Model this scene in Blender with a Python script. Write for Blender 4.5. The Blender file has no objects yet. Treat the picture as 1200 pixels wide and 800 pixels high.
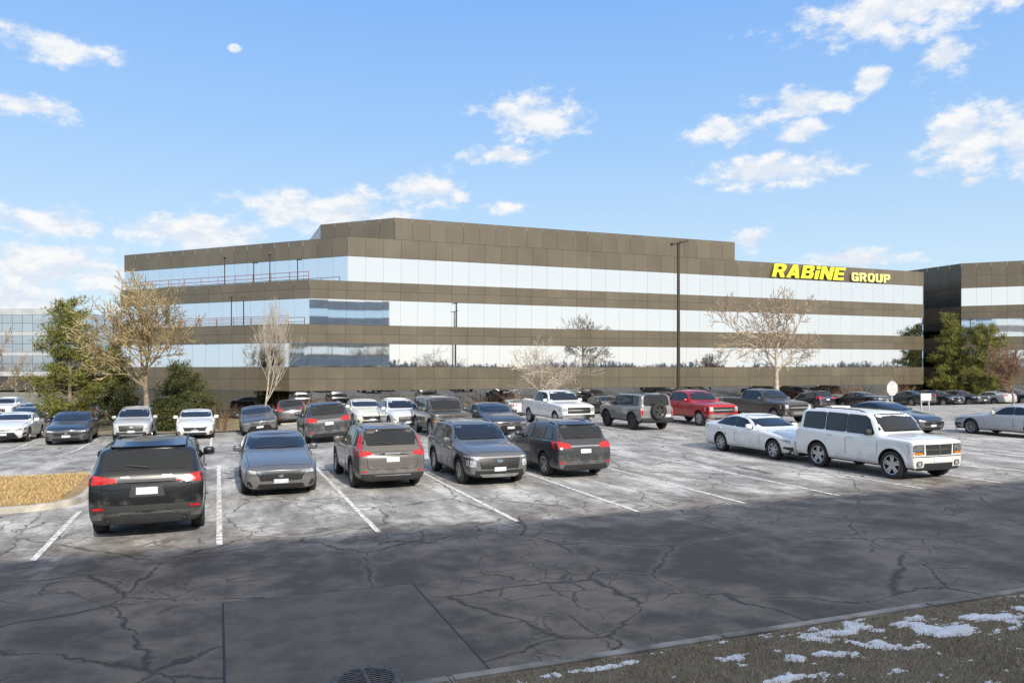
import bpy, bmesh, math, random
from mathutils import Vector, Matrix, noise as mnoise
from mathutils.bvhtree import BVHTree
R = math.radians
scene = bpy.context.scene
col = scene.collection
TH = R(21.2)
CA, SA = math.cos(TH), math.sin(TH)
CAMH = 3.0
def uv(u, v): return (u*CA - v*SA, u*SA + v*CA)
def toUV(x, y): return (x*CA + y*SA, -x*SA + y*CA)
def uat(px, v):
    a = (px-600)/888.0
    return v*(CA*a+SA)/(CA-SA*a)
def at(px, Y):
    return ((px-600)/888.0*Y, Y)
def sm(t):
    t = max(0, min(1, t)); return t*t*(3-2*t)
def gz(v, u=50.0): return -1.2*sm((v-42)/16.0) - .5*sm((v-25)/13.0)*sm((6-u)/6.0)*(1-.6*sm((v-46)/12.0))
def gxy(x, y):
    u, v = toUV(x, y); return gz(v, u)

# ------------------------------------------------------------------ nodes
def nd(nt, typ, ins=None, **props):
    n = nt.nodes.new('ShaderNode'+typ)
    for k, v in props.items(): setattr(n, k, v)
    for k, v in (ins or {}).items():
        s = n.inputs[k]
        if isinstance(v, bpy.types.NodeSocket): nt.links.new(v, s)
        else: s.default_value = v
    return n
def c4(c): return (c[0], c[1], c[2], 1.0)
def g3(x): return (x*1.04, x, x*.94, 1.0)
def gw(x): return (x*1.22, x, x*.77, 1.0)  # warm grey albedo, set against the blue cast of the lane's shade
def mix(nt, f, a, b): return nd(nt, 'Mix', {0: f, 6: a, 7: b}, data_type='RGBA').outputs[2]
def mth(nt, op, a, b=0.0): return nd(nt, 'Math', {0: a, 1: b}, operation=op).outputs[0]
def mr(nt, v, a, b, c=0.0, d=1.0): return nd(nt, 'MapRange', {0: v, 1: a, 2: b, 3: c, 4: d}, interpolation_type='SMOOTHSTEP').outputs[0]
def noi(nt, vec, sc, det=4.0, ro=0.5):
    return nd(nt, 'TexNoise', {'Vector': vec, 'Scale': sc, 'Detail': det, 'Roughness': ro}).outputs[0]
def newmat(name):
    m = bpy.data.materials.new(name); m.use_nodes = True
    nt = m.node_tree; b = nt.nodes['Principled BSDF']
    return m, nt, b
def link(nt, a, b): nt.links.new(a, b)
def simple(name, c, rough=.6, metal=0.0, coat=0.0, var=.15, sc=6.0, bump=0.0):
    m, nt, b = newmat(name)
    tc = nd(nt, 'TexCoord').outputs['Object']
    n = noi(nt, tc, sc, 5)
    f = mr(nt, n, .3, .7)
    link(nt, mix(nt, f, c4([x*(1-var) for x in c]), c4([min(1, x*(1+var)) for x in c])), b.inputs['Base Color'])
    b.inputs['Roughness'].default_value = rough
    b.inputs['Metallic'].default_value = metal
    b.inputs['Coat Weight'].default_value = coat
    b.inputs['Coat Roughness'].default_value = .04
    if bump:
        bn = nd(nt, 'Bump', {'Strength': bump, 'Height': noi(nt, tc, sc*6, 4)})
        link(nt, bn.outputs[0], b.inputs['Normal'])
    return m
M = {}
M['black'] = simple('black_plastic', (.020, .020, .021), .55)
M['gap'] = simple('panel_gap', (.004, .004, .004), .9)
M['rubber'] = simple('rubber', (.026, .025, .024), .85)
M['chrome'] = simple('chrome', (.68, .68, .68), .16, 1.0, var=.04)
M['alloy'] = simple('alloy', (.50, .50, .51), .32, .85, var=.06)
M['darkalloy'] = simple('dark_alloy', (.09, .09, .095), .35, .7)
M['barrel'] = simple('brake', (.03, .03, .03), .6, .3)
M['cglass'] = simple('car_glass', (.010, .012, .014), .03, 0, .3, var=.3, sc=1.2)
M['red'] = simple('red_lens', (.46, .008, .010), .12, 0, .8, var=.35, sc=14)
M['amber'] = simple('amber_lens', (.6, .2, .02), .15, 0, .6)
M['lens'] = simple('headlight_lens', (.60, .62, .64), .10, .55, 1.0, var=.45, sc=16)
M['dlens'] = simple('dark_headlight_lens', (.26, .27, .28), .10, .55, 1.0, var=.6, sc=20)
M['plate'] = simple('licence_plate', (.62, .66, .72), .45, var=.22, sc=22)
M['soft'] = simple('soft_trim', (.03, .03, .032), .7)
def grille_mat():
    m, nt, b = newmat('grille')
    tc = nd(nt, 'TexCoord').outputs['Object']
    sp = nd(nt, 'SeparateXYZ', {0: tc})
    w = mth(nt, 'SINE', mth(nt, 'MULTIPLY', sp.outputs[2], 150.0))
    w2 = mth(nt, 'SINE', mth(nt, 'MULTIPLY', sp.outputs[1], 60.0))
    f = mr(nt, mth(nt, 'MAXIMUM', w, mth(nt, 'SUBTRACT', w2, .3)), .2, .6)
    link(nt, mix(nt, f, g3(.005), g3(.028)), b.inputs['Base Color'])
    b.inputs['Roughness'].default_value = .4
    return m
M['grille'] = grille_mat()
def paint_mat():
    m, nt, b = newmat('car_paint')
    oi = nd(nt, 'ObjectInfo').outputs['Color']
    tc = nd(nt, 'TexCoord').outputs['Object']
    sp = nd(nt, 'SeparateXYZ', {0: tc})
    n = noi(nt, tc, 3.5, 7, .65)
    low = mr(nt, mth(nt, 'ADD', sp.outputs[2], mth(nt, 'MULTIPLY', mth(nt, 'SUBTRACT', n, .5), 1.0)), .75, .25)
    dirt = mth(nt, 'MULTIPLY', low, .42)
    dirt = mth(nt, 'ADD', dirt, mth(nt, 'MULTIPLY', mr(nt, n, .5, .8), .04))
    link(nt, mix(nt, dirt, oi, g3(.20)), b.inputs['Base Color'])
    link(nt, mr(nt, dirt, 0, .3, .28, .6), b.inputs['Roughness'])
    b.inputs['Coat Weight'].default_value = .8
    link(nt, mr(nt, dirt, 0, .3, .05, .35), b.inputs['Coat Roughness'])
    b.inputs['Metallic'].default_value = .15
    return m
M['paint'] = paint_mat()

# ------------------------------------------------------------------ object helpers
def mesh_obj(name, bm, mats, parent=None, smooth=False):
    me = bpy.data.meshes.new(name); bm.to_mesh(me); bm.free()
    return mesh_obj2(name, me, mats, parent, smooth)
def mesh_obj2(name, me, mats, parent=None, smooth=False):
    if not isinstance(mats, (list, tuple)): mats = [mats]
    for m in mats: me.materials.append(m)
    if smooth:
        me.shade_smooth(); me.set_sharp_from_angle(angle=R(40))
    o = bpy.data.objects.new(name, me); col.objects.link(o)
    if parent: o.parent = parent
    return o
def tag(o, label, cat, group=None):
    o['label'] = label; o['category'] = cat
    if group: o['group'] = group
    return o
def thing(name, label, cat, loc, rz=0, group=None):
    o = bpy.data.objects.new(name, None); col.objects.link(o)
    o.location = loc; o.rotation_euler = (0, 0, rz); o.empty_display_size = .3
    return tag(o, label, cat, group)
def struct(name, bm, mats, kind='structure', rot=True, smooth=False):
    o = mesh_obj(name, bm, mats, None, smooth); o['kind'] = kind
    if rot: o.rotation_euler = (0, 0, TH)
    return o
def dup(o, parent=None):
    c = o.copy(); col.objects.link(c); c.parent = parent
    for ch in list(o.children): dup(ch, c)
    return c
def recolor(o, c):
    o.color = c4(c)
    for ch in o.children: recolor(ch, c)
def add_box(bm, c, s, rot=None):
    r = bmesh.ops.create_cube(bm, size=1.0)
    m = Matrix.Translation(c) @ (rot.to_4x4() if rot else Matrix.Identity(4)) @ Matrix.Diagonal((s[0], s[1], s[2], 1))
    bmesh.ops.transform(bm, matrix=m, verts=r['verts'])
    return r['verts']
def tube(bm, p, q, r0, r1, n=6, cap=False):
    p = Vector(p); q = Vector(q); d = (q-p)
    if d.length < 1e-6: return
    d.normalize()
    a = d.orthogonal().normalized(); b = d.cross(a)
    A = []; B = []
    for i in range(n):
        t = 2*math.pi*i/n; o = a*math.cos(t)+b*math.sin(t)
        A.append(bm.verts.new(p+o*r0)); B.append(bm.verts.new(q+o*r1))
    for i in range(n):
        j = (i+1) % n
        bm.faces.new((A[i], A[j], B[j], B[i]))
    if cap:
        bm.faces.new(B); bm.faces.new(A[::-1])
def lathe(bm, prof, n=28):
    rings = []
    for (r, y) in prof:
        if r < 1e-5: rings.append([bm.verts.new((0, y, 0))])
        else: rings.append([bm.verts.new((r*math.cos(2*math.pi*i/n), y, r*math.sin(2*math.pi*i/n))) for i in range(n)])
    for A, B in zip(rings[:-1], rings[1:]):
        for i in range(n):
            j = (i+1) % n
            if len(A) == 1 and len(B) == 1: continue
            if len(A) == 1: bm.faces.new((A[0], B[j], B[i]))
            elif len(B) == 1: bm.faces.new((A[i], A[j], B[0]))
            else: bm.faces.new((A[i], A[j], B[j], B[i]))
    bmesh.ops.recalc_face_normals(bm, faces=bm.faces[:])

# ------------------------------------------------------------------ cars
def ip(pts, s):
    if s <= pts[0][0]: return pts[0][1]
    for (a, za), (b, zb) in zip(pts[:-1], pts[1:]):
        if s <= b: return za+(zb-za)*(s-a)/(b-a)
    return pts[-1][1]
def section(sp, s):
    L = sp['L']; W2 = sp['W']/2
    w = W2*(1-sp.get('tf', .13)*max(0, 1-s/.9)**2-sp.get('tr', .09)*max(0, 1-(L-s)/.8)**2)
    zt = ip(sp['top'], s); zb = min(ip(sp['belt'], s), zt-.03); zs = sp['zs']
    hc = zt-zb; k = sm((hc-.12)/.28)
    A = [(.90*w, zb+.5*hc), (.72*w, zb+.86*hc), (.40*w, zb+.98*hc)]
    y7 = w*.955-sp.get('th', .30)*hc
    B = [(.95*w, zb+.04), (y7, zt-.10), (y7-.15, zt-.025)]
    P = [(.80*w, zs), (.95*w, zs+.05), (w*.995, zs+.24), (w, zb-.15), (.988*w, zb-.02)]
    for a, b in zip(A, B): P.append((a[0]+(b[0]-a[0])*k, a[1]+(b[1]-a[1])*k))
    return P, zs, zt
def body_mesh(sp):
    L = sp['L']; W2 = sp['W']/2; r = sp['r']
    S = sorted(set([p[0] for p in sp['top']]+[p[0] for p in sp['belt']]))
    T = []
    for a, b in zip(S[:-1], S[1:]):
        T.append(a); n = int((b-a)/.5)
        for i in range(1, n+1): T.append(a+(b-a)*i/(n+1))
    T.append(S[-1])
    bm = bmesh.new()
    cl = bm.edges.layers.float.new('crease_edge')
    rings = []
    def lean(z):
        return .35*max(0, .42-z)+sp.get('lean', .18)*max(0, z-.62)
    for i, s in enumerate(T):
        P, zs, zt = section(sp, s)
        pts = [(0, zs)]+P+[(0, zt)]+[(-y, z) for (y, z) in P[::-1]]
        ring = []
        for (y, z) in pts:
            x = L/2-s
            if i == 0: x -= lean(z)
            if i == len(T)-1: x += lean(z)*.6
            ring.append(bm.verts.new((x, y, z)))
        rings.append(ring)
    n = 18
    for A, B in zip(rings[:-1], rings[1:]):
        for i in range(n):
            j = (i+1) % n
            bm.faces.new((A[i], B[i], B[j], A[j]))
        cr = sp.get('cr', .5)
        for i in (5, 7, 11, 13):
            e = bm.edges.get((A[i], B[i]))
            if e: e[cl] = cr
    for ring, sg, bow in ((rings[0], 1, sp.get('bow', .10)), (rings[-1], -1, .06)):
        C = [ring[0]]
        for lv in range(2, 8):
            a = ring[lv]; C.append(bm.verts.new((a.co.x+sg*bow, 0, a.co.z)))
        C.append(ring[9])
        for lv in range(1, 8):
            lo, hi = lv-1, lv
            l1, l2 = ring[lv], ring[lv+1]
            r1, r2 = ring[18-lv], ring[17-lv]
            f = [(l1, l2, C[hi], C[lo]), (C[lo], C[hi], r2, r1)]
            for q in f:
                bm.faces.new(q if sg > 0 else q[::-1])
    bmesh.ops.recalc_face_normals(bm, faces=bm.faces[:])
    me = bpy.data.meshes.new('tmp'); bm.to_mesh(me); bm.free()
    ob = bpy.data.objects.new('tmp', me); col.objects.link(ob)
    md = ob.modifiers.new('s', 'SUBSURF'); md.levels = 2; md.render_levels = 2
    cb = bmesh.new(); ra = r+.055
    axles = (sp['fo'], sp['fo']+sp['wb'])
    for s in axles:
        for sg in (1, -1):
            x = L/2-s
            res = bmesh.ops.create_cone(cb, cap_ends=True, segments=32, radius1=ra, radius2=ra, depth=.6)
            mt = Matrix.Translation((x, sg*(W2-.32+.3), r+.01)) @ Matrix.Rotation(R(90), 4, 'X')
            bmesh.ops.transform(cb, matrix=mt, verts=res['verts'])
    if 'bed' in sp:
        s0, s1, yy, z0 = sp['bed']
        add_box(cb, (L/2-(s0+s1)/2, 0, z0+1), (s1-s0, 2*yy, 2))
    bmesh.ops.recalc_face_normals(cb, faces=cb.faces[:])
    cm = bpy.data.meshes.new('cut'); cb.to_mesh(cm); cb.free()
    co = bpy.data.objects.new('cut', cm); col.objects.link(co)
    bd = ob.modifiers.new('b', 'BOOLEAN'); bd.object = co; bd.operation = 'DIFFERENCE'; bd.solver = 'EXACT'
    dg = bpy.context.evaluated_depsgraph_get(); dg.update()
    out = bpy.data.meshes.new_from_object(ob.evaluated_get(dg))
    bpy.data.objects.remove(ob); bpy.data.objects.remove(co)
    out.materials.clear()
    out.materials.append(M['paint']); out.materials.append(M['black'])
    clad = sp.get('clad', 0)
    for p in out.polygons:
        c = p.center; idx = 0
        for s in axles:
            x = L/2-s
            if math.hypot(c.x-x, c.z-r-.01) < ra+.004 and abs(c.y) < W2-.02: idx = 1
        if p.normal.z < -.6: idx = 1
        if clad and c.z < sp['zs']+clad: idx = 1
        if 'bed' in sp:
            s0, s1, yy, z0 = sp['bed']
            if L/2-s1-.01 < c.x < L/2-s0+.01 and abs(c.y) < yy+.01 and z0-.02 < c.z < 1.34: idx = 1
        p.material_index = idx
    out.name = 'body'
    out.shade_smooth(); out.set_sharp_from_angle(angle=R(38))
    bvh = BVHTree.FromPolygons([v.co.copy() for v in out.vertices], [tuple(p.vertices) for p in out.polygons])
    return out, bvh
def rnd(poly, it=1, q=.2):
    for _ in range(it):
        o = []
        for i in range(len(poly)):
            a = poly[i]; b = poly[(i+1) % len(poly)]
            o.append((a[0]+(b[0]-a[0])*q, a[1]+(b[1]-a[1])*q))
            o.append((a[0]+(b[0]-a[0])*(1-q), a[1]+(b[1]-a[1])*(1-q)))
        poly = o
    return poly
def grow_poly(poly, d):
    cx = sum(p[0] for p in poly)/len(poly); cy = sum(p[1] for p in poly)/len(poly)
    hx = max(p[0] for p in poly)-min(p[0] for p in poly); hy = max(p[1] for p in poly)-min(p[1] for p in poly)
    return [(cx+(p[0]-cx)*(1+2*d/hx), cy+(p[1]-cy)*(1+2*d/hy)) for p in poly]
def decal(bvh, L, poly, face, off=.006, th=.03, step=.12):
    bm = bmesh.new()
    vs = [bm.verts.new((p[0], p[1], 0)) for p in poly]
    bm.faces.new(vs)
    for ax in (0, 1):
        lo = min(p[ax] for p in poly); hi = max(p[ax] for p in poly)
        n = int((hi-lo)/step)
        for i in range(1, n+1):
            c = lo+(hi-lo)*i/(n+1)
            co = Vector((c, 0, 0)) if ax == 0 else Vector((0, c, 0))
            no = Vector((1, 0, 0)) if ax == 0 else Vector((0, 1, 0))
            bmesh.ops.bisect_plane(bm, geom=bm.verts[:]+bm.edges[:]+bm.faces[:], plane_co=co, plane_no=no, dist=1e-5)
    D = {'L': Vector((0, -1, 0)), 'R': Vector((0, 1, 0)), 'F': Vector((-1, 0, 0)), 'B': Vector((1, 0, 0)), 'T': Vector((0, 0, -1))}[face]
    nrm = {}
    for v in bm.verts:
        a, b = v.co.x, v.co.y
        if face == 'L': o = Vector((L/2-a, 3, b))
        elif face == 'R': o = Vector((L/2-a, -3, b))
        elif face == 'F': o = Vector((6, a, b))
        elif face == 'B': o = Vector((-6, a, b))
        else: o = Vector((L/2-a, b, 5))
        h, n, i, d = bvh.ray_cast(o, D)
        if h is None:
            h, n, i, d = bvh.find_nearest(o+D*(2.2 if face in 'LR' else 4.0))
        if n.dot(D) > 0: n = -n
        v.co = h+n*off; nrm[v] = n
    bm.normal_update()
    fl = list(bm.faces)
    s = sum(f.normal.dot(D)*f.calc_area() for f in fl)
    if s > 0: bmesh.ops.reverse_faces(bm, faces=fl)
    be = [e for e in bm.edges if e.is_boundary]
    low = {}
    for e in be:
        for v in e.verts:
            if v not in low: low[v] = bm.verts.new(v.co-nrm[v]*(th+off))
    for e in be:
        a, b = e.verts
        lp = e.link_loops[0]
        if lp.vert == a: bm.faces.new((b, a, low[a], low[b]))
        else: bm.faces.new((a, b, low[b], low[a]))
    return bm
def arch_trim(bvh, L, x, z, ra, side, wd=.065, off=.012):
    bm = bmesh.new(); prev = None; n = 26
    for i in range(n+1):
        t = R(-12+204*i/n); row = []
        for rr, o in ((ra+.004, off), (ra+wd, off), (ra+wd+.006, -.03)):
            px, pz = x+rr*math.cos(t), z+rr*math.sin(t)
            pz = max(pz, .24)
            rr2 = max(rr, ra+.02)
            h, nn, ii, d = bvh.ray_cast(Vector((x+rr2*math.cos(t), 3*side, max(.24, z+rr2*math.sin(t)))), Vector((0, -side, 0)))
            y = h.y if h else side*.8
            row.append(bm.verts.new((px, y+side*o, pz)))
        if prev:
            for k in (0, 1): bm.faces.new((prev[k], prev[k+1], row[k+1], row[k]))
        prev = row
    bmesh.ops.recalc_face_normals(bm, faces=bm.faces[:])
    return bm
WCACHE = {}
def wheel_meshes(r, rs, nsp, hw=.115):
    key = (r, rs, nsp)
    if key in WCACHE: return WCACHE[key]
    bm = bmesh.new()
    lathe(bm, [(rs, -hw*.8), (rs+.02, -hw*.95), (r-.035, -hw), (r-.008, -hw*.82), (r, -hw*.5), (r, hw*.5), (r-.008, hw*.82), (r-.035, hw), (rs+.02, hw*.95), (rs, hw*.8)], 32)
    ty = bpy.data.meshes.new('tyre'); bm.to_mesh(ty); bm.free(); ty.materials.append(M['rubber']); ty.shade_smooth(); ty.set_sharp_from_angle(angle=R(50))
    bm = bmesh.new()
    lathe(bm, [(0, hw*.1), (rs*.55, hw*.1), (rs*.56, hw*.0), (rs*.99, hw*.0), (rs*.99, -hw*.7), (0, -hw*.7)], 24)
    ba = bpy.data.meshes.new('wheel'); bm.to_mesh(ba); bm.free(); ba.materials.append(M['barrel'])
    bm = bmesh.new()
    lathe(bm, [(rs+.004, hw*.78), (rs-.006, hw*.9), (rs-.024, hw*.82), (rs-.03, hw*.1)], 32)
    for k in range(nsp):
        a = 2*math.pi*k/nsp+.3
        for da in ((-.13, .13) if nsp <= 6 else (0,)):
            rot = Matrix.Rotation(-(a), 3, 'Y')
            d = rot @ Vector((1, 0, 0)); sd = Vector((-d.z, 0, d.x))
            p0 = d*.035+sd*da*.15; p1 = (d+sd*da*1.15)*(rs-.016)
            y = hw*.68
            q = []
            for p, w in ((p0, .030), (p1, .024)):
                for s_ in (-1, 1):
                    for yy in (y, y-.035):
                        q.append(bm.verts.new((p.x+sd.x*w*s_, yy, p.z+sd.z*w*s_)))
            for f in ((0, 2, 6, 4), (0, 4, 5, 1), (2, 3, 7, 6)): bm.faces.new([q[i] for i in f])
    lathe(bm, [(0, hw*.74), (.05, hw*.72), (.065, hw*.6), (.065, hw*.2)], 14)
    bmesh.ops.recalc_face_normals(bm, faces=bm.faces[:])
    ri = bpy.data.meshes.new('rim'); bm.to_mesh(ri); bm.free()
    WCACHE[key] = (ba, ty, ri)
    return WCACHE[key]
def add_wheel(root, sp, loc, rot, name='wheel'):
    ba, ty, ri = wheel_meshes(sp['r'], sp.get('rim', sp['r']*.66), sp.get('nsp', 5))
    if not ri.materials: ri.materials.append(M['alloy'])
    w = bpy.data.objects.new(name, ba); col.objects.link(w); w.parent = root
    w.location = loc; w.rotation_euler = rot
    t = bpy.data.objects.new('tyre', ty); col.objects.link(t); t.parent = w
    rr = bpy.data.objects.new('rim', ri); col.objects.link(rr); rr.parent = w
    if sp.get('drim'):
        rr.material_slots[0].link = 'OBJECT'; rr.material_slots[0].material = M['darkalloy']
    return w

T = {}
def mirror_y(poly): return [(-a, b) for a, b in poly]
def rect(x0, x1, y0, y1): return [(x0, y0), (x1, y0), (x1, y1), (x0, y1)]

SED_TOP = [(0, .70), (.10, .78), (.55, .88), (1.35, .975), (1.55, 1.01), (2.35, 1.36), (2.75, 1.43), (3.15, 1.43), (3.6, 1.365), (4.22, 1.12), (4.36, 1.085), (4.76, 1.07), (4.88, .97)]
SED_BELT = [(0, .64), (.10, .70), (.55, .79), (1.5, .89), (3, .94), (4.2, .98), (4.76, .98), (4.88, .88)]
SED_WIN = [(1.98, 2.92, 2.92, 2.52), (2.99, 4.02, 3.62, 2.99)]
T['sedan'] = dict(L=4.88, W=1.86, H=1.45, wb=2.83, fo=.95, r=.335, zs=.19, top=SED_TOP, belt=SED_BELT, win=SED_WIN, ws=(1.55, 2.42), rg=(3.55, 4.24), doors=[(1.62, 2.94), (2.96, 4.0)],
    D=[('grille', 'grille', 'F', [(-.52, .42), (.52, .42), (.6, .60), (-.6, .60)], 0, .006),
       ('grille_bar', 'chrome', 'F', [(-.62, .585), (.62, .585), (.62, .62), (-.62, .62)], 0, .012),
       ('headlight', 'lens', 'F', [(.50, .575), (.93, .62), (.97, .70), (.52, .645)], 1, .008),
       ('air_intake', 'black', 'F', [(-.62, .24), (.62, .24), (.55, .34), (-.55, .34)], 0, .006),
       ('fog_light_surround', 'black', 'F', [(.70, .27), (.92, .30), (.92, .42), (.78, .42)], 1, .006),
       ('licence_plate', 'plate', 'F', rect(-.17, .17, .36, .46), 0, .014),
       ('emblem', 'chrome', 'F', rnd(rect(-.06, .06, .50, .57), 2), 0, .014),
       ('taillight', 'red', 'B', [(.52, .80), (.95, .80), (.95, .95), (.50, .92)], 1, .008),
       ('licence_plate', 'plate', 'B', rect(-.17, .17, .66, .78), 0, .012),
       ('bumper_insert', 'black', 'B', rect(-.7, .7, .24, .36), 0, .006)])
T['camry'] = dict(T['sedan'], nsp=7)
T['camry']['D'] = [('grille', 'grille', 'F', [(-.70, .23), (.70, .23), (.5, .50), (-.5, .50)], 0, .006),
       ('upper_grille', 'black', 'F', [(-.5, .58), (.5, .58), (.5, .63), (-.5, .63)], 0, .008),
       ('headlight', 'dlens', 'F', [(.48, .585), (.92, .60), (.98, .71), (.55, .655)], 1, .008),
       ('side_intake', 'black', 'F', [(.82, .25), (.95, .30), (.95, .48), (.88, .48)], 1, .006),
       ('licence_plate', 'plate', 'F', rect(-.17, .17, .36, .46), 0, .014),
       ('emblem', 'chrome', 'F', rnd(rect(-.08, .08, .56, .64), 2), 0, .014),
       ('taillight', 'red', 'B', [(.45, .82), (.95, .80), (.95, .96), (.50, .92)], 1, .008),
       ('licence_plate', 'plate', 'B', rect(-.17, .17, .66, .78), 0, .012)]
X_TOP = [(0, .84), (.08, .95), (.5, 1.05), (1.25, 1.125), (1.4, 1.155), (2.08, 1.56), (2.45, 1.665), (3.2, 1.685), (4.05, 1.635), (4.25, 1.575), (4.54, 1.17), (4.63, 1.06), (4.72, .96)]
X_BELT = [(0, .76), (.08, .86), (.5, .95), (1.4, 1.03), (3, 1.07), (4.2, 1.12), (4.56, 1.08), (4.72, .86)]
X_WIN = [(1.80, 2.72, 2.72, 2.22), (2.79, 3.62, 3.62, 2.79), (3.70, 4.25, 4.05, 3.70)]
T['cross'] = dict(L=4.72, W=1.90, H=1.69, wb=2.80, fo=.90, r=.365, zs=.25, clad=.12, top=X_TOP, belt=X_BELT, win=X_WIN, ws=(1.4, 2.12), rg=(4.2, 4.55), doors=[(1.5, 2.74), (2.76, 3.62)], rails=1, arch=1, th=.28,
    D=[('grille', 'grille', 'F', [(-.42, .50), (.42, .50), (.46, .80), (-.46, .80)], 0, .006),
       ('headlight', 'lens', 'F', [(.55, .72), (.95, .74), (.98, .86), (.56, .82)], 1, .008),
       ('air_intake', 'black', 'F', rect(-.7, .7, .30, .44), 0, .006),
       ('licence_plate', 'plate', 'F', rect(-.17, .17, .44, .54), 0, .014),
       ('taillight', 'red', 'B', [(.58, .94), (.97, .90), (.97, 1.05), (.58, 1.03)], 1, .010),
       ('pillar_taillight', 'red', 'B', [(.83, 1.05), (.95, 1.05), (.835, 1.42), (.765, 1.42)], 1, .012),
       ('licence_plate', 'plate', 'B', rect(-.17, .17, .76, .88), 0, .012),
       ('tailgate', 'paint', 'B', rnd([(-.68, .58), (.68, .58), (.72, 1.02), (-.72, 1.02)], 1, .08), 0, .005),
       ('bumper_insert', 'black', 'B', rect(-.88, .88, .30, .46), 0, .008),
       ('bumper_trim', 'chrome', 'B', rect(-.5, .5, .40, .43), 0, .016),
       ('reflector', 'red', 'B', rect(.70, .86, .50, .535), 1, .01),
       ('emblem', 'chrome', 'B', rect(-.22, .22, .95, .985), 0, .014)])
T['cross_front'] = dict(T['cross'], nsp=5)
T['cross_front']['D'] = [('grille', 'grille', 'F', [(-.58, .50), (.58, .50), (.64, .80), (-.64, .80)], 0, .006),
       ('grille_frame', 'chrome', 'F', [(-.66, .80), (.66, .80), (.66, .83), (-.66, .83)], 0, .012),
       ('running_light', 'lens', 'F', [(.64, .79), (.95, .82), (.97, .86), (.64, .83)], 1, .010),
       ('headlight', 'lens', 'F', [(.70, .56), (.93, .58), (.93, .74), (.72, .74)], 1, .008),
       ('skid_plate', 'alloy', 'F', [(-.5, .27), (.5, .27), (.62, .36), (-.62, .36)], 0, .010),
       ('air_intake', 'black', 'F', rect(-.75, .75, .36, .46), 0, .006),
       ('licence_plate', 'plate', 'F', rect(-.17, .17, .44, .55), 0, .016),
       ('emblem', 'chrome', 'F', rnd(rect(-.09, .09, .68, .76), 2), 0, .016)]+[d for d in T['cross']['D'] if d[2] == 'B' and 'pillar' not in d[0]]
T['cross_rear'] = dict(T['cross'], arch=0, clad=.08)
T['cross_rear']['D'] = [d for d in T['cross']['D'] if d[2] == 'F']+[
       ('taillight', 'red', 'B', [(.52, .92), (.97, .90), (.97, 1.10), (.88, 1.12), (.52, 1.04)], 1, .010),
       ('tail_trim', 'chrome', 'B', rect(-.5, .5, .95, .99), 0, .012),
       ('licence_plate', 'plate', 'B', rect(-.17, .17, .77, .89), 0, .012),
       ('tailgate', 'paint', 'B', rnd([(-.68, .58), (.68, .58), (.72, .94), (-.72, .94)], 1, .08), 0, .005),
       ('bumper_insert', 'black', 'B', [(-.8, .28), (.8, .28), (.72, .44), (-.72, .44)], 0, .008),
       ('reflector', 'red', 'B', rect(.70, .88, .48, .525), 1, .01)]
T['jeep'] = dict(L=4.82, W=1.86, H=1.70, wb=2.91, fo=.92, r=.38, zs=.28, clad=.10, tr=.03, cr=.85, nsp=5, th=.25,
    top=[(0, .95), (.08, 1.04), (.5, 1.11), (1.35, 1.17), (1.5, 1.20), (2.15, 1.55), (2.5, 1.64), (3.3, 1.665), (4.25, 1.62), (4.46, 1.57), (4.70, 1.2), (4.76, 1.10), (4.82, 1.0)],
    belt=[(0, .88), (.08, .96), (.5, 1.04), (1.5, 1.10), (3, 1.12), (4.3, 1.145), (4.72, 1.11), (4.82, .92)],
    win=[(1.9, 2.82, 2.82, 2.28), (2.89, 3.72, 3.72, 2.89), (3.8, 4.38, 4.22, 3.8)], ws=(1.5, 2.18), rg=(4.42, 4.71), doors=[(1.6, 2.84), (2.86, 3.72)], rails=1,
    D=[('grille', 'grille', 'F', [(-.6, .72), (.6, .72), (.6, .90), (-.6, .90)], 0, .008),
       ('headlight', 'lens', 'F', rect(.64, .95, .76, .92), 1, .008),
       ('air_intake', 'black', 'F', rect(-.7, .7, .36, .52), 0, .006),
       ('taillight', 'red', 'B', [(.50, 1.0), (.97, .98), (.97, 1.115), (.90, 1.135), (.54, 1.08)], 1, .012),
       ('tail_trim', 'black', 'B', rect(-.5, .5, 1.0, 1.05), 0, .012),
       ('emblem', 'chrome', 'B', rect(-.42, -.26, 1.08, 1.11), 0, .014),
       ('badge', 'chrome', 'B', rect(.30, .44, 1.08, 1.10), 0, .014),
       ('tailgate', 'paint', 'B', rnd([(-.72, .64), (.72, .64), (.76, .98), (-.76, .98)], 1, .08), 0, .006),
       ('licence_plate', 'plate', 'B', rect(-.17, .17, .80, .92), 0, .016),
       ('plate_recess', 'black', 'B', [(-.30, .76), (.30, .76), (.26, .96), (-.26, .96)], 0, .010),
       ('bumper_step', 'black', 'B', rect(-.92, .92, .52, .62), 0, .012),
       ('bumper_insert', 'black', 'B', rect(-.75, .75, .31, .45), 0, .010),
       ('bumper_trim', 'chrome', 'B', rect(-.45, .45, .455, .48), 0, .016),
       ('reflector', 'red', 'B', rect(.72, .90, .555, .59), 1, .018)])
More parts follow.
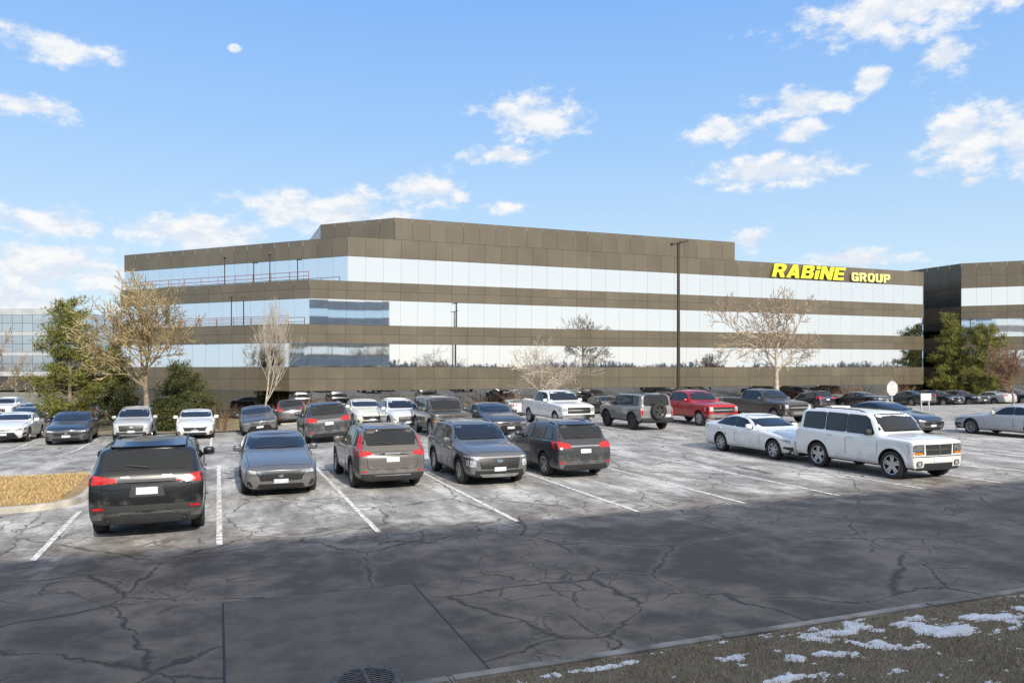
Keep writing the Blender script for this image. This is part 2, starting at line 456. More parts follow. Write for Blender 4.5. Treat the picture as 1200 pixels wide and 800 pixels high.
T['boxy'] = dict(L=4.30, W=1.84, H=1.78, wb=2.66, fo=.70, r=.375, zs=.27, cr=.98, tf=.03, tr=.03, lean=.02, bow=.03, th=.14, rim=.265, clad=.06,
    top=[(0, 1.02), (.03, 1.09), (.45, 1.135), (.95, 1.165), (1.05, 1.185), (1.42, 1.66), (1.60, 1.76), (3.0, 1.785), (4.02, 1.76), (4.12, 1.71), (4.23, 1.16), (4.26, 1.08), (4.30, 1.02)],
    belt=[(0, .98), (.03, 1.05), (.45, 1.07), (1.1, 1.08), (4.0, 1.12), (4.24, 1.08), (4.30, .95)],
    win=[(1.30, 2.24, 2.24, 1.58), (2.31, 3.04, 3.04, 2.31), (3.12, 3.96, 3.92, 3.12)], ws=(1.05, 1.46), rg=(4.08, 4.24), doors=[(1.16, 2.26), (2.28, 3.02)], rails=1, arch=1, archpaint=1,
    D=[('grille', 'black', 'F', [(-.50, .68), (.50, .68), (.53, .96), (-.53, .96)], 0, .006),
       ('grille_cross', 'chrome', 'F', [(-.51, .81), (.51, .81), (.51, .84), (-.51, .84)], 0, .016),
       ('grille_cross', 'chrome', 'F', [(-.03, .68), (.03, .68), (.03, .96), (-.03, .96)], 0, .018),
       ('headlight_bezel', 'black', 'F', [(.57, .70), (.975, .70), (.975, .965), (.57, .965)], 1, .004),
       ('headlight', 'dlens', 'F', [(.60, .78), (.95, .78), (.95, .945), (.60, .945)], 1, .010),
       ('turn_signal', 'amber', 'F', [(.62, .715), (.95, .715), (.95, .76), (.62, .76)], 1, .010),
       ('bumper_line', 'gap', 'F', rect(-.95, .95, .635, .655), 0, .006),
       ('air_intake', 'black', 'F', rect(-.56, .56, .36, .47), 0, .006),
       ('lower_valance', 'black', 'F', rect(-.92, .92, .29, .36), 0, .010),
       ('fog_light_surround', 'black', 'F', rnd(rect(.63, .85, .385, .535), 2), 1, .006),
       ('fog_light', 'lens', 'F', rnd(rect(.67, .81, .405, .515), 2), 1, .012),
       ('licence_plate', 'plate', 'F', rect(-.17, .17, .50, .61), 0, .016),
       ('taillight', 'red', 'B', rect(.80, .97, .85, 1.12), 1, .008),
       ('licence_plate', 'plate', 'B', rect(-.17, .17, .72, .84), 0, .012),
       ('bumper_insert', 'black', 'B', rect(-.9, .9, .36, .52), 0, .008)])
T['bigsuv'] = dict(T['boxy'], archpaint=0)
T['bronco'] = dict(T['boxy'], L=4.36, W=1.90, r=.42, fo=.74, wb=2.68, zs=.38, clad=.12, archpaint=0, spare=1, rails=0, drim=1, rim=.25, roofcap=1,
    win=[(1.46, 2.38, 2.38, 1.76), (2.45, 3.14, 3.14, 2.45), (3.22, 4.00, 3.95, 3.22)], doors=[(1.26, 2.40), (2.42, 3.14)],
    top=[(0, 1.10), (.05, 1.18), (.45, 1.22), (1.1, 1.24), (1.20, 1.26), (1.52, 1.72), (1.70, 1.82), (3.0, 1.845), (4.14, 1.83), (4.20, 1.77), (4.28, 1.22), (4.32, 1.14), (4.36, 1.08)],
    belt=[(0, 1.02), (.05, 1.10), (.45, 1.15), (1.2, 1.17), (4.0, 1.19), (4.29, 1.15), (4.36, 1.0)], ws=(1.20, 1.55), rg=(4.18, 4.285))
T['bronco']['D'] = [('grille', 'black', 'F', rect(-.95, .95, .82, 1.02), 0, .006), ('headlight', 'lens', 'F', rnd(rect(.66, .9, .82, 1.02), 2), 1, .012),
       ('bumper', 'black', 'F', rect(-.96, .96, .45, .66), 0, .03),
       ('taillight', 'red', 'B', rect(.84, .97, .78, 1.10), 1, .010),
       ('bumper', 'black', 'B', rect(-.94, .94, .46, .64), 0, .04),
       ('licence_plate', 'plate', 'B', rect(-.80, -.48, .68, .80), 0, .016)]
T['pickup'] = dict(L=5.80, W=2.02, H=1.93, wb=3.65, fo=.93, r=.41, zs=.40, cr=.75, tf=.07, tr=.03, lean=.06, bow=.06, th=.26, nsp=6, bed=(4.22, 5.70, .80, .85),
    top=[(0, 1.10), (.06, 1.20), (.5, 1.26), (1.5, 1.31), (1.62, 1.34), (2.25, 1.81), (2.55, 1.91), (3.6, 1.92), (3.92, 1.87), (4.04, 1.50), (4.10, 1.38), (5.72, 1.37), (5.80, 1.27)],
    belt=[(0, 1.02), (.06, 1.11), (.5, 1.17), (1.6, 1.24), (4.1, 1.30), (5.72, 1.31), (5.80, 1.18)],
    win=[(1.98, 2.95, 2.95, 2.38), (3.02, 3.82, 3.82, 3.02)], ws=(1.62, 2.28), rg=(3.90, 4.06), doors=[(1.75, 2.97), (2.99, 3.95)], arch=1,
    D=[('grille', 'grille', 'F', rect(-.66, .66, .74, 1.06), 0, .008),
       ('grille_bar', 'chrome', 'F', rect(-.68, .68, .88, .93), 0, .02),
       ('headlight', 'lens', 'F', rect(.70, .97, .84, 1.06), 1, .010),
       ('bumper', 'chrome', 'F', rect(-.97, .97, .50, .68), 0, .03),
       ('air_intake', 'black', 'F', rect(-.6, .6, .41, .50), 0, .02),
       ('taillight', 'red', 'B', rect(.86, .98, .82, 1.18), 1, .010),
       ('bumper', 'chrome', 'B', rect(-.97, .97, .52, .68), 0, .05),
       ('licence_plate', 'plate', 'B', rect(-.17, .17, .55, .66), 0, .06)])

def mk_car(key, name, label, cat, group):
    sp = T[key]; L = sp['L']; W2 = sp['W']/2; r = sp['r']
    root = thing(name, label, cat, (0, 0, 0), 0, group)
    me, bvh = body_mesh(sp)
    b = bpy.data.objects.new('body', me); col.objects.link(b); b.parent = root
    def part(nm, poly, face, mt, off=.006, parent=None, step=.12, th=.03):
        o = mesh_obj(nm, decal(bvh, L, poly, face, off, th, step), M[mt], parent or root, True); return o
    top = lambda s: ip(sp['top'], s)
    belt = lambda s: ip(sp['belt'], s)
    c0, c1 = sp['ws']
    ws = rnd([(-.86*W2, top(c0)+.03), (.86*W2, top(c0)+.03), (.70*W2, top(c1)-.0), (-.70*W2, top(c1)-.0)], 1, .07)
    wso = part('windshield', ws, 'F', 'cglass', .006)
    bm = bmesh.new()
    for yy0, yy1 in ((-.55, -.02), (.02, .58)):
        z0 = top(c0)+.05
        h = bvh.ray_cast(Vector((6, yy0*W2, z0)), Vector((-1, 0, 0)))[0]; h2 = bvh.ray_cast(Vector((6, yy1*W2, z0+.03)), Vector((-1, 0, 0)))[0]
        tube(bm, h+Vector((.02, 0, .02)), h2+Vector((.02, 0, .02)), .010, .008, 5, True)
    mesh_obj('wiper', bm, M['black'], wso)
    hood = rnd([(.16, -.80*W2), (.16, .80*W2), (c0-.12, .84*W2), (c0-.12, -.84*W2)], 1, .06)
    hd = part('hood', hood, 'T', 'paint', .005, step=.14)
    part('hood_gap', grow_poly(hood, .010), 'T', 'gap', .0015, hd, step=.14)
    r0, r1 = sp['rg']
    rg = rnd([(-.80*W2, top(r1)+.02), (.80*W2, top(r1)+.02), (.70*W2, top(r0)-.03), (-.70*W2, top(r0)-.03)], 1, .10)
    rw = part('rear_window', rg, 'B', 'cglass', .006)
    if not sp.get('bed') and key not in ('sedan', 'camry'):
        bm = bmesh.new()
        z = top(r1)+.06
        h = bvh.ray_cast(Vector((-6, 0, z)), Vector((1, 0, 0)))[0]
        h2 = bvh.ray_cast(Vector((-6, .34, z+.05)), Vector((1, 0, 0)))[0]
        tube(bm, h+Vector((-.03, -.02, 0)), h2+Vector((-.03, 0, 0)), .012, .008, 5, True)
        mesh_obj('wiper', bm, M['black'], rw)
        part('spoiler', rect(-.64*W2, .64*W2, top(r0)-.03, top(r0)+.03), 'B', 'paint', .05, th=.06)
    for f in ('L', 'R'):
        for i, (a, bb, cc, d) in enumerate(sp['win']):
            pz = lambda s: belt(s)+.055
            qz = lambda s: top(s)-.115
            big = [(a-.03, pz(a)-.02), (bb+.03, pz(bb)-.02), (cc+.03, qz(cc)+.02), (d-.03, qz(d)+.02)]
            part('window_surround', rnd(big, 1, .06), f, 'black', .003)
            part('side_window', rnd([(a, pz(a)), (bb, pz(bb)), (cc, qz(cc)), (d, qz(d))], 1, .07), f, 'cglass', .008)
        for i, (a, bb) in enumerate(sp['doors']):
            zs = sp['zs']+.13
            poly = [(a, zs), (bb, zs), (bb, belt(bb)+.0), (a, belt(a)+.0)]
            ax = sp['fo']+sp['wb']; ra = r+.09
            if i == 1 and ax-ra < bb:
                zz = r+.01+math.sqrt(max(0, ra*ra-(ax-bb)**2)) if ax-bb < ra else zs
                xx = ax-math.sqrt(max(.001, ra*ra-(zs-r)**2))
                m1 = R(150); pm = (ax+ra*math.cos(m1), r+ra*math.sin(m1))
                poly = [(a, zs), (min(xx, bb-.05), zs)]
                if zs < pm[1] < zz and pm[0] < bb: poly.append(pm)
                poly += [(bb, zz+.02), (bb, belt(bb)), (a, belt(a))]
            d = part('door', poly, f, 'paint', .0055, step=.16)
            part('door_gap', grow_poly(poly, .011), f, 'gap', .0015, d, step=.16)
            hs = bb-.16
            part('handle', rnd(rect(hs-.11, hs+.11, belt(hs)-.12, belt(hs)-.085), 1), f, 'chrome' if key in ('jeep', 'boxy', 'cross_front') else 'paint', .028, d)
        sg = 1 if f == 'L' else -1
        bm = bmesh.new()
        sx = sp['win'][0][0]+.10
        bmesh.ops.create_uvsphere(bm, u_segments=12, v_segments=8, radius=1)
        for v in bm.verts:
            p = v.co
            v.co = Vector((math.copysign(abs(p.x)**.6, p.x)*.075, math.copysign(abs(p.y)**.6, p.y)*.115, math.copysign(abs(p.z)**.6, p.z)*.085))
            v.co += Vector((L/2-sx, sg*(W2*.94+.12), belt(sx)+.12))
        add_box(bm, (L/2-sx, sg*(W2*.94), belt(sx)+.06), (.05, .12, .04))
        mesh_obj('wing_mirror', bm, M['paint'] if key not in ('bronco', 'boxy') else M['black'], root, True)
        if sp.get('rails'):
            bm = bmesh.new(); pts = []
            s0, s1 = c1+.35, r0-.12
            for k in range(9):
                s = s0+(s1-s0)*k/8
                hh = bvh.ray_cast(Vector((L/2-s, sg*(W2*.66), 5)), Vector((0, 0, -1)))[0]
                pts.append(hh+Vector((0, 0, .045 if 0 < k < 8 else -.01)))
            for p, q in zip(pts[:-1], pts[1:]): tube(bm, p, q, .017, .017, 6, True)
            mesh_obj('roof_rail', bm, M['black'] if key in ('jeep', 'boxy') else M['alloy'], root, True)
        for s in (sp['fo'], sp['fo']+sp['wb']):
            add_wheel(root, sp, (L/2-s, sg*(W2-.125), r), (0, 0, 0) if sg > 0 else (0, 0, math.pi))
            if sp.get('arch'):
                bm = arch_trim(bvh, L, L/2-s, r+.01, r+.055, sg)
                mesh_obj('wheel_arch', bm, M['paint'] if (sp.get('archpaint') or sp.get('bed')) else M['black'], root, True)
    for (nm, mt, face, poly, sym, off) in sp['D']:
        P = [(a*W2, z) for a, z in poly] if nm not in ('licence_plate',) or key == 'bronco' else poly
        o = part(nm, P, face, mt, off, step=.07)
        if nm == 'tailgate': part('tailgate_gap', grow_poly(P, .011), face, 'gap', .0015, o, step=.1)
        if sym: part(nm, mirror_y(P), face, mt, off, step=.07)
    if key == 'jeep':
        for sg in (1, -1):
            bm = bmesh.new()
            tube(bm, (-L/2+.12, sg*.60, .385), (-L/2-.035, sg*.60, .385), .045, .045, 14)
            tube(bm, (-L/2+.12, sg*.60, .385), (-L/2-.034, sg*.60, .385), .038, .038, 14)
            mesh_obj('exhaust_tip', bm, M['chrome'], root, True)
    if sp.get('spare'):
        add_wheel(root, sp, (-L/2-.13, 0, .98), (0, 0, R(90)), 'spare_wheel')
    if sp.get('roofcap'):
        part('roof_panel', rnd([(1.85, -.62*W2), (1.85, .62*W2), (4.1, .62*W2), (4.1, -.62*W2)], 1, .06), 'T', 'soft', .012, step=.25)
    return root
PROTO = {}
OUT, INN = TH+R(90), TH-R(90)
def place(key, u, v, head, c, label, cat='car', group='cars parked in the lot', jit=0.0, sc=1.0):
    name = 'pickup_truck' if cat == 'pickup' else 'parked_car'
    if key not in PROTO:
        o = mk_car(key, name, label, cat, group); PROTO[key] = o
    else:
        o = dup(PROTO[key]); o.name = name; o['label'] = label; o['category'] = cat; o['group'] = group
    x, y = uv(u, v)
    sl = (gz(v+1.4, u)-gz(v-1.4, u))/2.8
    sr = (gz(v, u+.8)-gz(v, u-.8))/1.6
    z = (gz(v+1.4, u)+gz(v-1.4, u))/2
    o.location = (x, y, z+.004)
    o.rotation_euler = (math.atan(sr)*(-1 if head > 0 else 1), math.atan(-sl)*(1 if head > 0 else -1), (OUT if head > 0 else INN)+R(jit))
    o.scale = (sc, sc, sc)
    recolor(o, c); return o
BLACK = (.007, .007, .008); GREY = (.105, .107, .110); DGREY = (.040, .042, .046); GUN = (.07, .072, .075); BROWN = (.120, .108, .098)
WHITE = (.80, .80, .78); SILV = (.46, .47, .48); REDC = (.42, .010, .012); NAVY = (.016, .022, .040); OLIVE = (.080, .070, .054)
G1 = 'cars in the two nearest rows'; G2 = 'cars across the first aisle'; G3 = 'distant cars near the buildings'
place('jeep', -1.17, 16.95, 1, BLACK, 'black SUV nearest the viewer, rear facing, beside the dry grass island', 'car', G1, .5)
place('sedan', 1.38, 20.5, -1, GREY, 'dark grey sedan facing the viewer, just right of the nearest black SUV', 'car', G1, -.6, .935)
place('cross', 3.95, 20.4, 1, BROWN, 'grey brown SUV rear facing with tall red tail lights running up beside the window', 'car', G1, .4, .92)
place('cross_front', 6.62, 20.0, -1, GREY, 'grey SUV facing the viewer with wide dark grille, between two rear facing SUVs', 'car', G1, -.5, .90)
place('cross_rear', 9.18, 20.4, 1, DGREY, 'dark charcoal SUV rear facing, rightmost of the five cars at centre front', 'car', G1, 1, .90)
place('camry', 17.65, 21.3, -1, WHITE, 'white sedan parked nose to tail behind the boxy white SUV', 'car', G1, 0, .97)
place('boxy', 17.74, 16.75, -1, WHITE, 'boxy white SUV with chrome cross grille, in front of the white sedan', 'car', G1, .5)
place('sedan', 29.6, 27.0, -1, NAVY, 'dark sedan mostly hidden behind the boxy white SUV', 'car', G2, 0, .97)
place('camry', 32.5, 22.9, 1, SILV, 'silver sedan cut by the right edge of the photo', 'car', G2, 0, .98)
V2 = 33.2; V3 = 42.0
place('camry', uat(18, V3+1.0), V3+1.0, -1, WHITE, 'white sedan facing the viewer, leftmost car cut by the photo edge', 'car', G2, 0, .96)
place('sedan', uat(86, V3-.8), V3-.8, -1, NAVY, 'dark sedan facing the viewer below the left pine', 'car', G2, 2, .98)
place('cross_front', uat(159, V3), V3, -1, SILV, 'light grey SUV facing the viewer under the big bare tree', 'car', G2, 0, .90)
place('sedan', uat(230, V3), V3, -1, WHITE, 'white sedan facing the viewer, just right of the big bare tree trunk', 'car', G2, 0, .96)
place('camry', uat(303, V3), V3, -1, GUN, 'gunmetal sedan facing the viewer under the slender pale tree', 'car', G2, 0, .96)
place('cross_rear', uat(379, V2), V2, 1, DGREY, 'dark SUV rear facing, behind the grey sedan and grey brown SUV', 'car', G2, 0, .96)
place('sedan', uat(427, 40), 40.0, -1, (.72, .72, .60), 'cream white sedan just right of the dark rear facing SUV', 'car', G2, 0, .93)
place('cross_front', uat(468, 36.8), 36.8, -1, WHITE, 'white SUV half hidden behind the grey brown SUV', 'car', G2, 0, .86)
place('bigsuv', uat(516, 33.0), 33.0, -1, OLIVE, 'dark olive boxy SUV behind the grey SUV with wide grille', 'car', G2, 0, .95)
place('camry', uat(577, 32.8), 32.8, -1, DGREY, 'dark sedan left of the white pickup', 'car', G2, 0, .96)
place('pickup', uat(652, 36.6), 36.6, -1, WHITE, 'white pickup truck facing the viewer behind the charcoal SUV', 'pickup', G2, 0, .94)
place('bronco', uat(744, 32.9), 32.9, 1, (.20, .20, .195), 'grey off road SUV with spare wheel on its back', 'car', G2, 0, .95)
place('pickup', uat(812, 34.4), 34.4, -1, REDC, 'red pickup truck facing the viewer behind the lamp post line', 'pickup', G2, 0, .93)
place('pickup', uat(896, 34.8), 34.8, -1, (.065, .058, .05), 'dark brown grey pickup truck above the white sedan', 'pickup', G2, 0, .93)
FAR = [('cross', 340, 51.5, DGREY, 'far dark SUV seen above the gunmetal sedan'), ('sedan', 395, 51.5, SILV, 'far silver sedan behind the dark rear facing SUV'),
       ('camry', 455, 51.5, DGREY, 'far dark sedan above the half hidden white SUV'),
       ('sedan', 600, 51.5, SILV, 'far silver sedan left of the white pickup cab'), ('cross', 712, 51.5, DGREY, 'far dark SUV left of the off road SUV roof'),
       ('sedan', 850, 51.5, DGREY, 'far dark sedan right of the red pickup'),
       ('cross_rear', 948, 51.5, NAVY, 'far navy SUV right of the brown grey pickup'), ('camry', 985, 51, DGREY, 'far dark sedan above the boxy white SUV roof'),
       ('sedan', 1012, 47.5, BLACK, 'far black sedan left of the octagonal sign'), ('sedan', 1062, 48, DGREY, 'far dark sedan right of the octagonal sign'),
       ('cross_front', 1098, 51, BLACK, 'far black SUV in front of the right pines'), ('cross_rear', 1128, 51.5, DGREY, 'far dark grey SUV right of the far black SUV by the pines'),
       ('camry', 1158, 51, SILV, 'far silver sedan near the right edge, above the silver sedan'), ('cross', 1190, 51, DGREY, 'far dark SUV at the right edge of the photo')]
for i, (k, px, v, c, lb) in enumerate(FAR):
    place(k, uat(px, v), v, -1 if i % 3 else 1, c, lb, 'car', G3, 0, .97)
for i, (k, px, Y, c, lb) in enumerate([('cross', 8, 68, WHITE, 'far white SUV at the left edge of the photo'), ('sedan', 40, 64, SILV, 'far silver sedan left of the left pine'),
        ('cross_rear', 72, 62, DGREY, 'far dark SUV under the left pine'), ('camry', 106, 65, SILV, 'far silver sedan right of the left pine trunk'), ('sedan', 30, 56, NAVY, 'far navy sedan above the leftmost white sedan')]):
    x, y = at(px, Y); u, v = toUV(x, y)
    place(k, u, v, 1 if i % 2 else -1, c, lb, 'car', G3)

# ------------------------------------------------------------------ ground
def asphalt_mat():
    m, nt, b = newmat('asphalt')
    tc = nd(nt, 'TexCoord').outputs['Object']
    sp = nd(nt, 'SeparateXYZ', {0: tc}); v = sp.outputs[1]
    big = noi(nt, tc, .34, 6, .62)
    mid = noi(nt, tc, 1.5, 8, .68)
    fine = noi(nt, tc, 55.0, 3, .7)
    wn = nd(nt, 'TexNoise', {'Vector': tc, 'Scale': 1.6, 'Detail': 7.0, 'Roughness': .65}).outputs[1]
    wv = nd(nt, 'VectorMath', {0: wn, 1: (.6, .6, 0), 2: tc}, operation='MULTIPLY_ADD').outputs[0]
    e1 = nd(nt, 'TexVoronoi', {'Vector': wv, 'Scale': .36}, feature='DISTANCE_TO_EDGE').outputs[0]
    e2 = nd(nt, 'TexVoronoi', {'Vector': wv, 'Scale': 1.5}, feature='DISTANCE_TO_EDGE').outputs[0]
    wid = mr(nt, noi(nt, tc, .8, 3), .3, .7, .003, .016)
    k1 = nd(nt, 'MapRange', {0: e1, 1: wid, 2: .001, 3: 0.0, 4: 1.0}).outputs[0]
    patch = mr(nt, noi(nt, tc, .33, 3), .48, .58)
    k2 = mth(nt, 'MULTIPLY', mr(nt, e2, .030, .006), patch)
    crack = mth(nt, 'MAXIMUM', k1, mth(nt, 'MULTIPLY', k2, .8))
    halo = mth(nt, 'MAXIMUM', mr(nt, e1, .06, .005), mth(nt, 'MULTIPLY', mr(nt, e2, .10, .02), patch))
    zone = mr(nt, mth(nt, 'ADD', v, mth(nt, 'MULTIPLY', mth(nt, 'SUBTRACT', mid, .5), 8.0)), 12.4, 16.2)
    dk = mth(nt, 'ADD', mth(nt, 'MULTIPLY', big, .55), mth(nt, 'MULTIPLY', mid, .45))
    dark = mix(nt, mr(nt, dk, .42, .60), gw(.056), gw(.185))  # unsalted lane is darker; warm tint in the colour offsets blue skylight in shade
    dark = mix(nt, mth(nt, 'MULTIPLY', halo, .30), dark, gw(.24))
    st = nd(nt, 'Mapping', {'Vector': tc, 'Scale': (1.0, .35, 1)}).outputs[0]
    salt = noi(nt, st, 1.1, 9, .68)
    salt2 = noi(nt, tc, 6.5, 6, .7)
    s = mth(nt, 'ADD', mth(nt, 'MULTIPLY', salt, .78), mth(nt, 'MULTIPLY', salt2, .22))
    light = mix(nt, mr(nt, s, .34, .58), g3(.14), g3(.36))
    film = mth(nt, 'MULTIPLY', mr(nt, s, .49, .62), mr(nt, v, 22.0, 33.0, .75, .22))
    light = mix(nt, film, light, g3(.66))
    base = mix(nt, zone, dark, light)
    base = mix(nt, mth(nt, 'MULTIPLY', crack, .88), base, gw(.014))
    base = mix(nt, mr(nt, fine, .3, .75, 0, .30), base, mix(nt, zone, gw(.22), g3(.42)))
    link(nt, base, b.inputs['Base Color'])
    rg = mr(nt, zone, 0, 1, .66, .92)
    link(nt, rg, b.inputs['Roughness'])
    b.inputs['Specular IOR Level'].default_value = .25
    h = mth(nt, 'SUBTRACT', mth(nt, 'MULTIPLY', fine, .5), mth(nt, 'MULTIPLY', crack, 1.5))
    bn = nd(nt, 'Bump', {'Strength': .5, 'Distance': .02, 'Height': h})
    link(nt, bn.outputs[0], b.inputs['Normal'])
    return m
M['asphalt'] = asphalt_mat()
def patch_mat():
    m, nt, b = newmat('asphalt_patch')
    tc = nd(nt, 'TexCoord').outputs['Object']
    n = noi(nt, tc, 2.0, 8, .65); f = noi(nt, tc, 70, 3, .7)
    base = mix(nt, mr(nt, n, .35, .65), gw(.075), gw(.125))
    base = mix(nt, mr(nt, f, .4, .75, 0, .3), base, gw(.21))
    link(nt, base, b.inputs['Base Color']); b.inputs['Roughness'].default_value = .75
    bn = nd(nt, 'Bump', {'Strength': .4, 'Distance': .01, 'Height': f}); link(nt, bn.outputs[0], b.inputs['Normal'])
    return m
M['apatch'] = patch_mat()
def grass_mat(name, a, b_, c):
    m, nt, b = newmat(name)
    tc = nd(nt, 'TexCoord').outputs['Object']
    n = noi(nt, tc, 1.2, 8, .7); f = noi(nt, tc, 28, 6, .8)
    base = mix(nt, mr(nt, n, .35, .65), c4(a), c4(b_))
    base = mix(nt, mr(nt, f, .45, .75, 0, .7), base, c4(c))
    link(nt, base, b.inputs['Base Color']); b.inputs['Roughness'].default_value = .95
    bn = nd(nt, 'Bump', {'Strength': .8, 'Distance': .05, 'Height': f}); link(nt, bn.outputs[0], b.inputs['Normal'])
    return m
M['drygrass'] = grass_mat('dry_grass', (.22, .175, .115), (.32, .265, .18), (.12, .095, .06))
M['tangrass'] = grass_mat('tan_grass', (.36, .25, .11), (.50, .35, .17), (.25, .165, .08))
M['lawn'] = grass_mat('lawn', (.20, .165, .09), (.31, .25, .14), (.14, .115, .07))
M['earth'] = grass_mat('earth', (.18, .165, .13), (.26, .24, .19), (.12, .11, .09))
M['concrete'] = simple('concrete', (.42, .39, .33), .85, var=.25, sc=3, bump=.2)
def stripe_mat():
    m, nt, b = newmat('stripe_paint')
    tc = nd(nt, 'TexCoord').outputs['Object']
    n = noi(nt, tc, 7, 9, .75)
    link(nt, mix(nt, mr(nt, n, .40, .56), g3(.30), g3(.80)), b.inputs['Base Color'])
    b.inputs['Roughness'].default_value = .8
    return m
M['stripe'] = stripe_mat()
def leaf_mat(name, a, b_, tr=0.0):
    m, nt, b = newmat(name)
    rn = nd(nt, 'NewGeometry').outputs['Random Per Island']
    link(nt, mix(nt, rn, c4(a), c4(b_)), b.inputs['Base Color'])
    b.inputs['Roughness'].default_value = .8
    b.inputs['Specular IOR Level'].default_value = .2
    return m
VL = [42+i for i in range(17)]
ULD = [-70, -40, -20]+[i for i in range(-12, 9)]+[20, 40, 130]
VLD = [6.4, 15, 20, 24]+[25+i for i in range(17)]
def sheet(us, vs, dz):
    bm = bmesh.new(); g = []
    for v in vs: g.append([bm.verts.new((u, v, gz(v, u)+dz)) for u in us])
    for a, b in zip(g[:-1], g[1:]):
        for i in range(len(us)-1): bm.faces.new((a[i], a[i+1], b[i+1], b[i]))
    return bm
struct('ground', sheet([-2500, -300]+ULD+[300, 2500], [-2500, -300, 0]+VLD+VL+[60, 64, 120, 400, 3000], -.06), M['earth'])
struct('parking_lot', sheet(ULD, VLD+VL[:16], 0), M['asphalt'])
def quad(bm, u0, u1, v0, v1, z):
    vs = [bm.verts.new((u, v, z)) for u, v in ((u0, v0), (u1, v0), (u1, v1), (u0, v1))]
    bm.faces.new(vs)
bm = bmesh.new()
for k in range(-1, 16):
    u = .02+2.7*k
    if k == -1: quad(bm, u-.05, u+.05, 13.6, 17.9, .008)
    elif k in (13,): continue
    else: quad(bm, u-.05, u+.05, 13.7, 24.7, .008)
struct('parking_lines', bm, M['stripe'])
bm = bmesh.new()
for k in range(-12, 14):
    u = -.3+2.6*k; prev = None
    for j in range(23):
        v = 31.7+10.2*j/22
        row = [bm.verts.new((uu, v, gz(v, uu)+.014)) for uu in (u-.05, u+.05)]
        if prev: bm.faces.new((prev[0], prev[1], row[1], row[0]))
        prev = row
struct('parking_lines', bm, M['stripe'])
bm = bmesh.new(); quad(bm, .07, 2.5, 6.82, 10.3, .004); struct('road_patch', bm, M['apatch'])
bm = bmesh.new()
for (a, b, c, d) in ((.045, .07, 6.82, 10.32), (2.5, 2.525, 6.82, 10.32), (.07, 2.5, 10.3, 10.322)): quad(bm, a, b, c, d, .0045)
M['seal'] = simple('joint_sealer', (.02, .019, .018), .6)
struct('road_joint', bm, M['seal'])
VS = uv(0, -.2)
def shift(o): o.location = (VS[0], VS[1], 0); return o
bm = bmesh.new()
L0 = -40
while L0 < 60:
    add_box(bm, (L0+1.5, 6.92, .03), (2.985, .16, .22)); L0 += 3
bmesh.ops.bevel(bm, geom=[e for e in bm.edges if abs(e.verts[0].co.z-.14) < .01 and abs(e.verts[1].co.z-.14) < .01], offset=.025, segments=2, affect='EDGES')
M['kerbc'] = simple('weathered_kerb', (.27, .25, .215), .9, var=.5, sc=2.2, bump=.3)
shift(struct('kerb', bm, M['kerbc']))
def vh(u, v): return .12+.035*mnoise.noise(Vector((u*.8, v*.8, 3)))*min(1, (6.84-v)/.5)
bm = bmesh.new(); g = []
us = [-60, -20, -5]+[i*.25 for i in range(0, 61)]+[20, 60]
vs_ = [-60, -20, -5, 0]+[2+i*.22 for i in range(0, 23)]
vs_ = [v for v in vs_ if v < 6.8]+[6.84]
for v in vs_: g.append([bm.verts.new((u, v, vh(u, v))) for u in us])
for a, b in zip(g[:-1], g[1:]):
    for i in range(len(us)-1): bm.faces.new((a[i], a[i+1], b[i+1], b[i]))
shift(struct('verge', bm, M['drygrass'], smooth=True))
BL = [(6.5, 6.6, .75, .14), (7.3, 6.25, .9, .26), (8.5, 6.35, .7, .18), (4.7, 6.45, .45, .08), (3.2, 6.66, .8, .07), (5.6, 6.15, .4, .10), (9.9, 6.7, .4, .10), (5.0, 5.8, .3, .08)]
def snowf(u, v):
    f = 0
    for (a, b, su, sv) in BL: f = max(f, math.exp(-((u-a)/su)**2-((v-b)/sv)**2))
    n = mnoise.fractal(Vector((u*3.8, v*6, .5)), .7, 2.1, 8)
    return f*.76+n*.70-.57
bm = bmesh.new(); g = []
nu, nv = 460, 140
for j in range(nv+1):
    v = 4.6+2.23*j/nv; row = []
    for i in range(nu+1):
        u = 1.5+10.5*i/nu
        s = snowf(u, v); row.append((u, v, vh(u, v)+.006+max(-.06, min(.018, s*.06)), s))
    g.append(row)
vm = {}
def gv(j, i):
    if (j, i) not in vm: vm[(j, i)] = bm.verts.new(g[j][i][:3])
    return vm[(j, i)]
for j in range(nv):
    for i in range(nu):
        if max(g[j][i][3], g[j+1][i][3], g[j][i+1][3], g[j+1][i+1][3]) > -.2:
            bm.faces.new((gv(j, i), gv(j, i+1), gv(j+1, i+1), gv(j+1, i)))
M['snow'] = simple('snow', (.74, .74, .74), .7, var=.14, sc=9, bump=.3)
shift(struct('snow_patches', bm, M['snow'], 'stuff', smooth=True))
rng = random.Random(3)
def blades(bm, n, ur, vr, zf, h0, h1, skip=None, wd=.006):
    for _ in range(n):
        u = rng.uniform(*ur); v = rng.uniform(*vr)
        if skip and skip(u, v): continue
        a = rng.uniform(0, 6.28); h = rng.uniform(h0, h1); t = rng.uniform(.3, 1.3)*h
        b = rng.uniform(0, 6.28); z = zf(u, v)
        dx, dy = math.cos(a)*wd, math.sin(a)*wd
        bm.faces.new((bm.verts.new((u-dx, v-dy, z-.01)), bm.verts.new((u+dx, v+dy, z-.01)), bm.verts.new((u+math.cos(b)*t, v+math.sin(b)*t, z+h))))
M['blade'] = leaf_mat('grass_blade', (.19, .15, .095), (.50, .42, .29))
M['blade2'] = leaf_mat('grass_blade_tan', (.36, .235, .10), (.60, .44, .22))
bm = bmesh.new()
blades(bm, 50000, (.8, 12.5), (4.3, 6.83), vh, .015, .05, lambda u, v: snowf(u, v) > .06)
